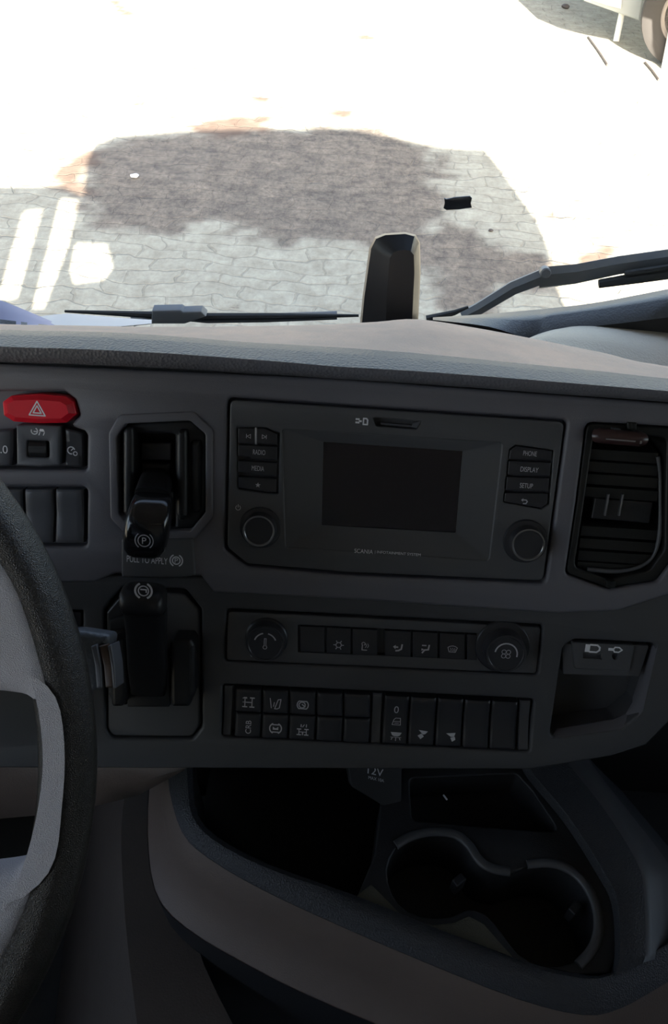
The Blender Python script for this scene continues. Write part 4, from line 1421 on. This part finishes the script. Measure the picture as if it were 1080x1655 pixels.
# passenger side lower panel at the right edge
ps = thing('side_trim', atZ(1080, 1300, 1.6), 'dark grey lower trim panel right of the console with a raised seam', 'trim panel')
b_ = MB()
s0 = [(960, 1205), (1000, 1270), (1060, 1360), (1110, 1430), (1150, 1540)]
s1 = [(1002, 1190), (1040, 1262), (1078, 1330), (1150, 1380), (1260, 1480)]
s2 = [(1300, 1060), (1400, 1150), (1400, 1250), (1450, 1300), (1500, 1400)]
b_.rows(resamp([[atZ(x, y, 1.52) for x, y in s0], [atZ(x, y, 1.60) for x, y in s1], [atZ(x, y, 1.62) for x, y in s2]], 3))
b_.build('panel_skin', M['tray'], ps, sharp=30)
b_ = MB()
b_.tube([atZ(x, y, 1.605) for x, y in [(1000, 1196), (1040, 1266), (1072, 1322), (1100, 1340)]], .003, seg=8, smooth=1)
b_.build('seam', M['fascia_dark'], ps)

# ------------------------------------------------------------------ things on and beyond the dash
z0 = thing('sensor_housing', atY(632, 525, .80), 'upright black rounded housing standing at the foot of the windscreen', 'sensor housing')
outl = [(582, 524), (586, 480), (597, 400), (606, 383), (622, 377), (655, 375), (672, 379), (679, 392), (680, 440), (676, 524)]
inn = [(624, 524), (625, 480), (630, 418), (636, 408), (644, 405), (656, 404), (664, 406), (669, 412), (670, 440), (666, 524)]
mid_ = [(585, 524), (589, 481), (600, 402), (608, 386), (623, 380), (655, 378), (670, 382), (677, 393), (678, 440), (674, 524)]
b_ = MB()
y0_, y1_, y2_ = .84, .815, .795
ring0 = [atY(x, y, y0_ + .02) for x, y in outl]
ring1 = [atY(x, y, y0_) for x, y in outl]
ring2 = [atY(x, y, y1_) for x, y in mid_]
ring3 = [atY(x, y, y2_) for x, y in inn]
b_.ring_stack([ring0, ring1], 1)
b_.ring_stack([ring1, ring2], 1)
b_.ring_stack([ring2, ring3], 0)
b_.add(ring3, [tuple(range(len(ring3)))], 0)
b_.add(ring0, [tuple(range(len(ring0)))], 0)
b_.build('housing_shell', [M['black'], M['warm']], z0, sharp=35)

# papers on the left of the dash
z0 = thing('paper_sheet', atY(80, 520, .72), 'white sheet of paper curling on the left of the dash', 'paper')
b_ = MB()
near = [(60, 528), (105, 529), (150, 528), (200, 524), (245, 520)]
far = [(60, 512), (105, 507), (150, 510), (200, 514), (248, 517)]
b_.rows(resamp([[atY(x, y + 3, .70) for x, y in near], [atY(x, (y + y2) / 2 - 2, .75) for (x, y), (_, y2) in zip(near, far)], [atY(x, y, .80) for x, y in far]], 3))
b_.rows(resamp([[atY(x, y + 4, .70) for x, y in near], [atY(x, (y + y2) / 2, .75) for (x, y), (_, y2) in zip(near, far)], [atY(x, y + 2, .80) for x, y in far]], 3))
b_.build('sheet', M['paper'], z0, sharp=80)
z0 = thing('paper_folder', atY(10, 515, .70), 'lilac printed folder curled up at the left end of the dash', 'paper')
b_ = MB()
near = [(-120, 540), (-40, 532), (0, 530), (50, 530), (108, 532)]
far = [(-120, 460), (-40, 474), (0, 485), (50, 505), (106, 530)]
b_.rows(resamp([[atY(x, y, .69) for x, y in near], [atY(x, y * .4 + y2 * .6, .72) for (x, y), (_, y2) in zip(near, far)], [atY(x, y2, .74) for (x, y), (_, y2) in zip(near, far)]], 3))
b_.rows(resamp([[atY(x, y2, .74) for (x, y), (_, y2) in zip(near, far)], [atY(x, y2 + 3, .78) for (x, y), (_, y2) in zip(near, far)]], 3), 1)
b_.build('folder_sheet', [M['paper_lilac'], M['paper']], z0, sharp=80)
b_ = MB()
for x0, x1 in ((0, 26), (34, 44), (62, 90)):
    b_.rows([[atY(x0, 523 + x0 * .05, .694), atY(x1, 524 + x1 * .05, .694)], [atY(x0, 516 + x0 * .12, .700), atY(x1, 516 + x1 * .12, .700)]])
b_.build('dark_print', M['hood'], z0)

# windscreen tag
ft_ = Frame(atY(740, 328, .97), (1, 0, 0), (0, -.06, 1))
b_ = MB()
b_.prism(ft_, ccw([ft_.uv(*p) for p in [(718, 320), (722, 322), (735, 319), (760, 317), (763, 320), (761, 328), (763, 335), (742, 338), (722, 339), (717, 336), (719, 328)]]), -.001, .001, bev=.0003, back=True)
tag(b_.build('windscreen_tag', M['gloss']), 'small black rectangular tag stuck on the windscreen', 'tag')


# wipers outside the glass
def wsec(pts, Y, w0, w1, th=.006):
    """a flat folded arm: pts along it in the photograph"""
    b_ = MB()
    c = [atY(x, y, Y) for x, y in pts]
    n_ = len(c)
    rr = []
    for i, p in enumerate(c):
        t = (c[min(i + 1, n_ - 1)] - c[max(i - 1, 0)]).normalized()
        up_ = Vector((0, -.25, 1))
        up_ = (up_ - t * up_.dot(t)).normalized()
        f_ = t.cross(up_)
        w_ = w0 + (w1 - w0) * i / (n_ - 1)
        rr.append([p + up_ * w_ - f_ * th * .3, p + up_ * w_ * .6 + f_ * th, p - up_ * w_ * .6 + f_ * th, p - up_ * w_, p - up_ * w_ * .8 - f_ * th, p + up_ * w_ * .8 - f_ * th])
    b_.ring_stack(rr)
    b_.add(rr[0], [tuple(range(6))])
    b_.add(rr[-1], [tuple(range(6))])
    return b_


z0 = thing('windscreen_wiper', atY(760, 505, 1.07), 'dark bent wiper arm rising to the right outside the windscreen', 'wiper')
wsec([(748, 512), (775, 499), (830, 466), (882, 446)], 1.07, .008, .013).build('lower_arm', M['wiper'], z0)
wsec([(872, 450), (930, 444), (1000, 430), (1100, 415), (1300, 385)], 1.07, .019, .013).build('upper_arm', M['wiper'], z0)
b_ = MB()
o_ = atY(882, 441, 1.055)
b_.lathe(o_, (0, -1, .2), [(.0075, -.01), (.0075, .002), (.006, .0035), (0, .0035)], seg=20)
b_.build('joint', M['wiper'], z0)
b_ = MB()
b_.tube([atY(968, 459, 1.06), atY(1030, 449, 1.06), (atY(1300, 412, 1.06))], [.006, .008, .008], seg=8)
b_.tube([atY(1010, 442, 1.055), atY(1120, 425, 1.055)], .004, seg=8)
b_.build('blade', M['rubber'], z0)
b_ = MB()
b_.tube([atY(690, 516, 1.04), atY(735, 505, 1.04), atY(757, 496, 1.04)], [.006, .004, .002], seg=8)
b_.build('blade_tip', M['rubber'], z0)
z0 = thing('windscreen_wiper', atY(300, 515, 1.07), 'long flat wiper lying along the bottom left of the windscreen', 'wiper')
b_ = MB()
b_.tube([atY(105, 503, 1.06), atY(250, 509, 1.06), atY(330, 512, 1.06), atY(450, 511, 1.06), atY(580, 510, 1.06)], [.002, .0055, .006, .005, .002], seg=8)
b_.build('blade', M['rubber'], z0)
b_ = wsec([(215, 519), (250, 511), (290, 510), (335, 515), (430, 514), (545, 510)], 1.075, .009, .004)
b_.build('arm', M['wiper'], z0)
b_ = MB()
fb_ = Frame(atY(290, 505, 1.05), (1, 0, 0), (0, -.06, 1))
b_.prism(fb_, ccw([fb_.uv(*p) for p in [(246, 520), (247, 499), (293, 498), (297, 501), (326, 500), (334, 508), (300, 520)]]), -.01, .006, bev=.002, back=True)
b_.build('clip', M['wiper'], z0)
# scuttle panel under the wipers
b_ = MB()
b_.rows([[Vector((XL, .99, 1.80)), Vector((XR, .99, 1.80))], [Vector((XL, 1.06, 1.80)), Vector((XR, 1.06, 1.80))], [Vector((XL, 1.16, 1.74)), Vector((XR, 1.16, 1.74))], [Vector((XL, 1.18, .8)), Vector((XR, 1.18, .8))]])
tag(b_.build('trim_scuttle', M['black']), kind='structure')

# ------------------------------------------------------------------ the yard: parked vehicle and small things
z0 = thing('parked_trailer', Vector((atZ(1090, 100, 0).x, atZ(1090, 100, 0).y, 0)), 'parked truck seen at the upper right corner, grey step box and dusty wheel', 'truck')


def shade_to(x, y, Z):
    g = atZ(x, y, 0)
    return g - SDIR * ((0 - Z) / SDIR.z)


dk = [shade_to(x, y, 1.45) for x, y in [(828, -8), (868, 30), (905, 46), (950, 57), (980, 63), (1000, 68), (1030, 88), (1075, 111), (1130, 124), (1400, 150), (1500, -40), (1200, -120), (800, -110)]]
b_ = MB()
b_.prism(Frame((0, 0, 1.45), (1, 0, 0), (0, 1, 0)), [(p.x, p.y) for p in dk], .0, .9, back=True)  # unseen bed, its outline traced back from the ground shade it casts
b_.build('unseen_shade_bed', M['greypaint'], z0)
wc = atY(1118, 32, atZ(1090, 108, 0).y)
wc.z = .50
b_ = MB()
b_.lathe(wc, (-.25, -1, 0), [(.30, -.24), (.49, -.22), (.515, -.12), (.50, .02), (.42, .05), (.33, .03), (.30, .0)], seg=56)
b_.build('tyre', M['tyre'], z0)
b_ = MB()
b_.lathe(wc, (-.25, -1, 0), [(.33, .0), (.30, .03), (.26, -.02), (.14, -.06), (.13, .03), (.0, .04)], seg=40)
b_.build('wheel_rim', M['rimdust'], z0)
b_ = MB()
yb = 10.6
pa = [(945, -60), (944, 2), (1034, 34), (1048, -60)]
fbx = Frame(atY(990, 5, yb), (1, -.15, 0), (0, 0, 1))
b_.prism(fbx, ccw([fbx.uv(*p) for p in pa]), -.5, .0, bev=.02, back=True)
b_.build('step_box', M['greypaint'], z0)
b_ = MB()
fb2 = Frame(atY(990, 5, yb - .03), (1, -.15, 0), (0, 0, 1))
b_.prism(fb2, ccw([fb2.uv(*p) for p in [(956, -20), (957, 0), (980, 8), (1004, 14), (1006, -20)]]), -.01, .01, bev=.003)
b_.build('step_plate', M['white'], z0)
for (xa, ya, xb, yb2), lb in (((1010, 0, 996, 67), 'thin white pole left of the parked wheel'), ((1088, 40, 1074, 112), 'thin white pole in front of the parked wheel')):
    g = atZ(xb, yb2, 0)
    b_ = MB()
    b_.tube([g, atY(xa, ya, g.y + .1), atY(xa, ya, g.y + .1) + (atY(xa, ya, g.y + .1) - g) * .12], .035, seg=12)
    tag(b_.build('marker_pole', M['white']), lb, 'pole', 'white poles by the parked truck')
for (xa, ya, xb, yb2), lb in (((951, 60, 982, 105), 'thin dark strap on the ground left of the white pole'), ((1043, 101, 1065, 129), 'thin dark strap on the ground under the wheel')):
    b_ = MB()
    b_.tube([atZ(xa, ya, .012), atZ((xa + xb) / 2 + 1, (ya + yb2) / 2, .012), atZ(xb, yb2, .012)], .011, seg=8)
    tag(b_.build('ground_strap', M['tunnel']), lb, 'strap', 'straps on the yard')


def pebble(x, y, r, label, mm='stone'):
    b_ = MB()
    o_ = atZ(x, y, 0)
    pts = []
    for i in range(26):
        v = Vector((random.gauss(0, 1), random.gauss(0, 1), random.gauss(0, 1))).normalized()
        pts.append(o_ + Vector((v.x * r, v.y * r * .8, r * .4 + v.z * r * .5)))
    b_.hull(pts)
    return tag(b_.build('pebble', M[mm]), label, 'stone')


pebble(218, 287, .035, 'pale stone lying on the dark soil patch in the shade')
pebble(914, 14, .06, 'brown stone on the shaded pavers near the parked truck', 'tunnel')
pebble(793, 374, .02, 'tiny brown stone on the pavers right of the black tag', 'tunnel')
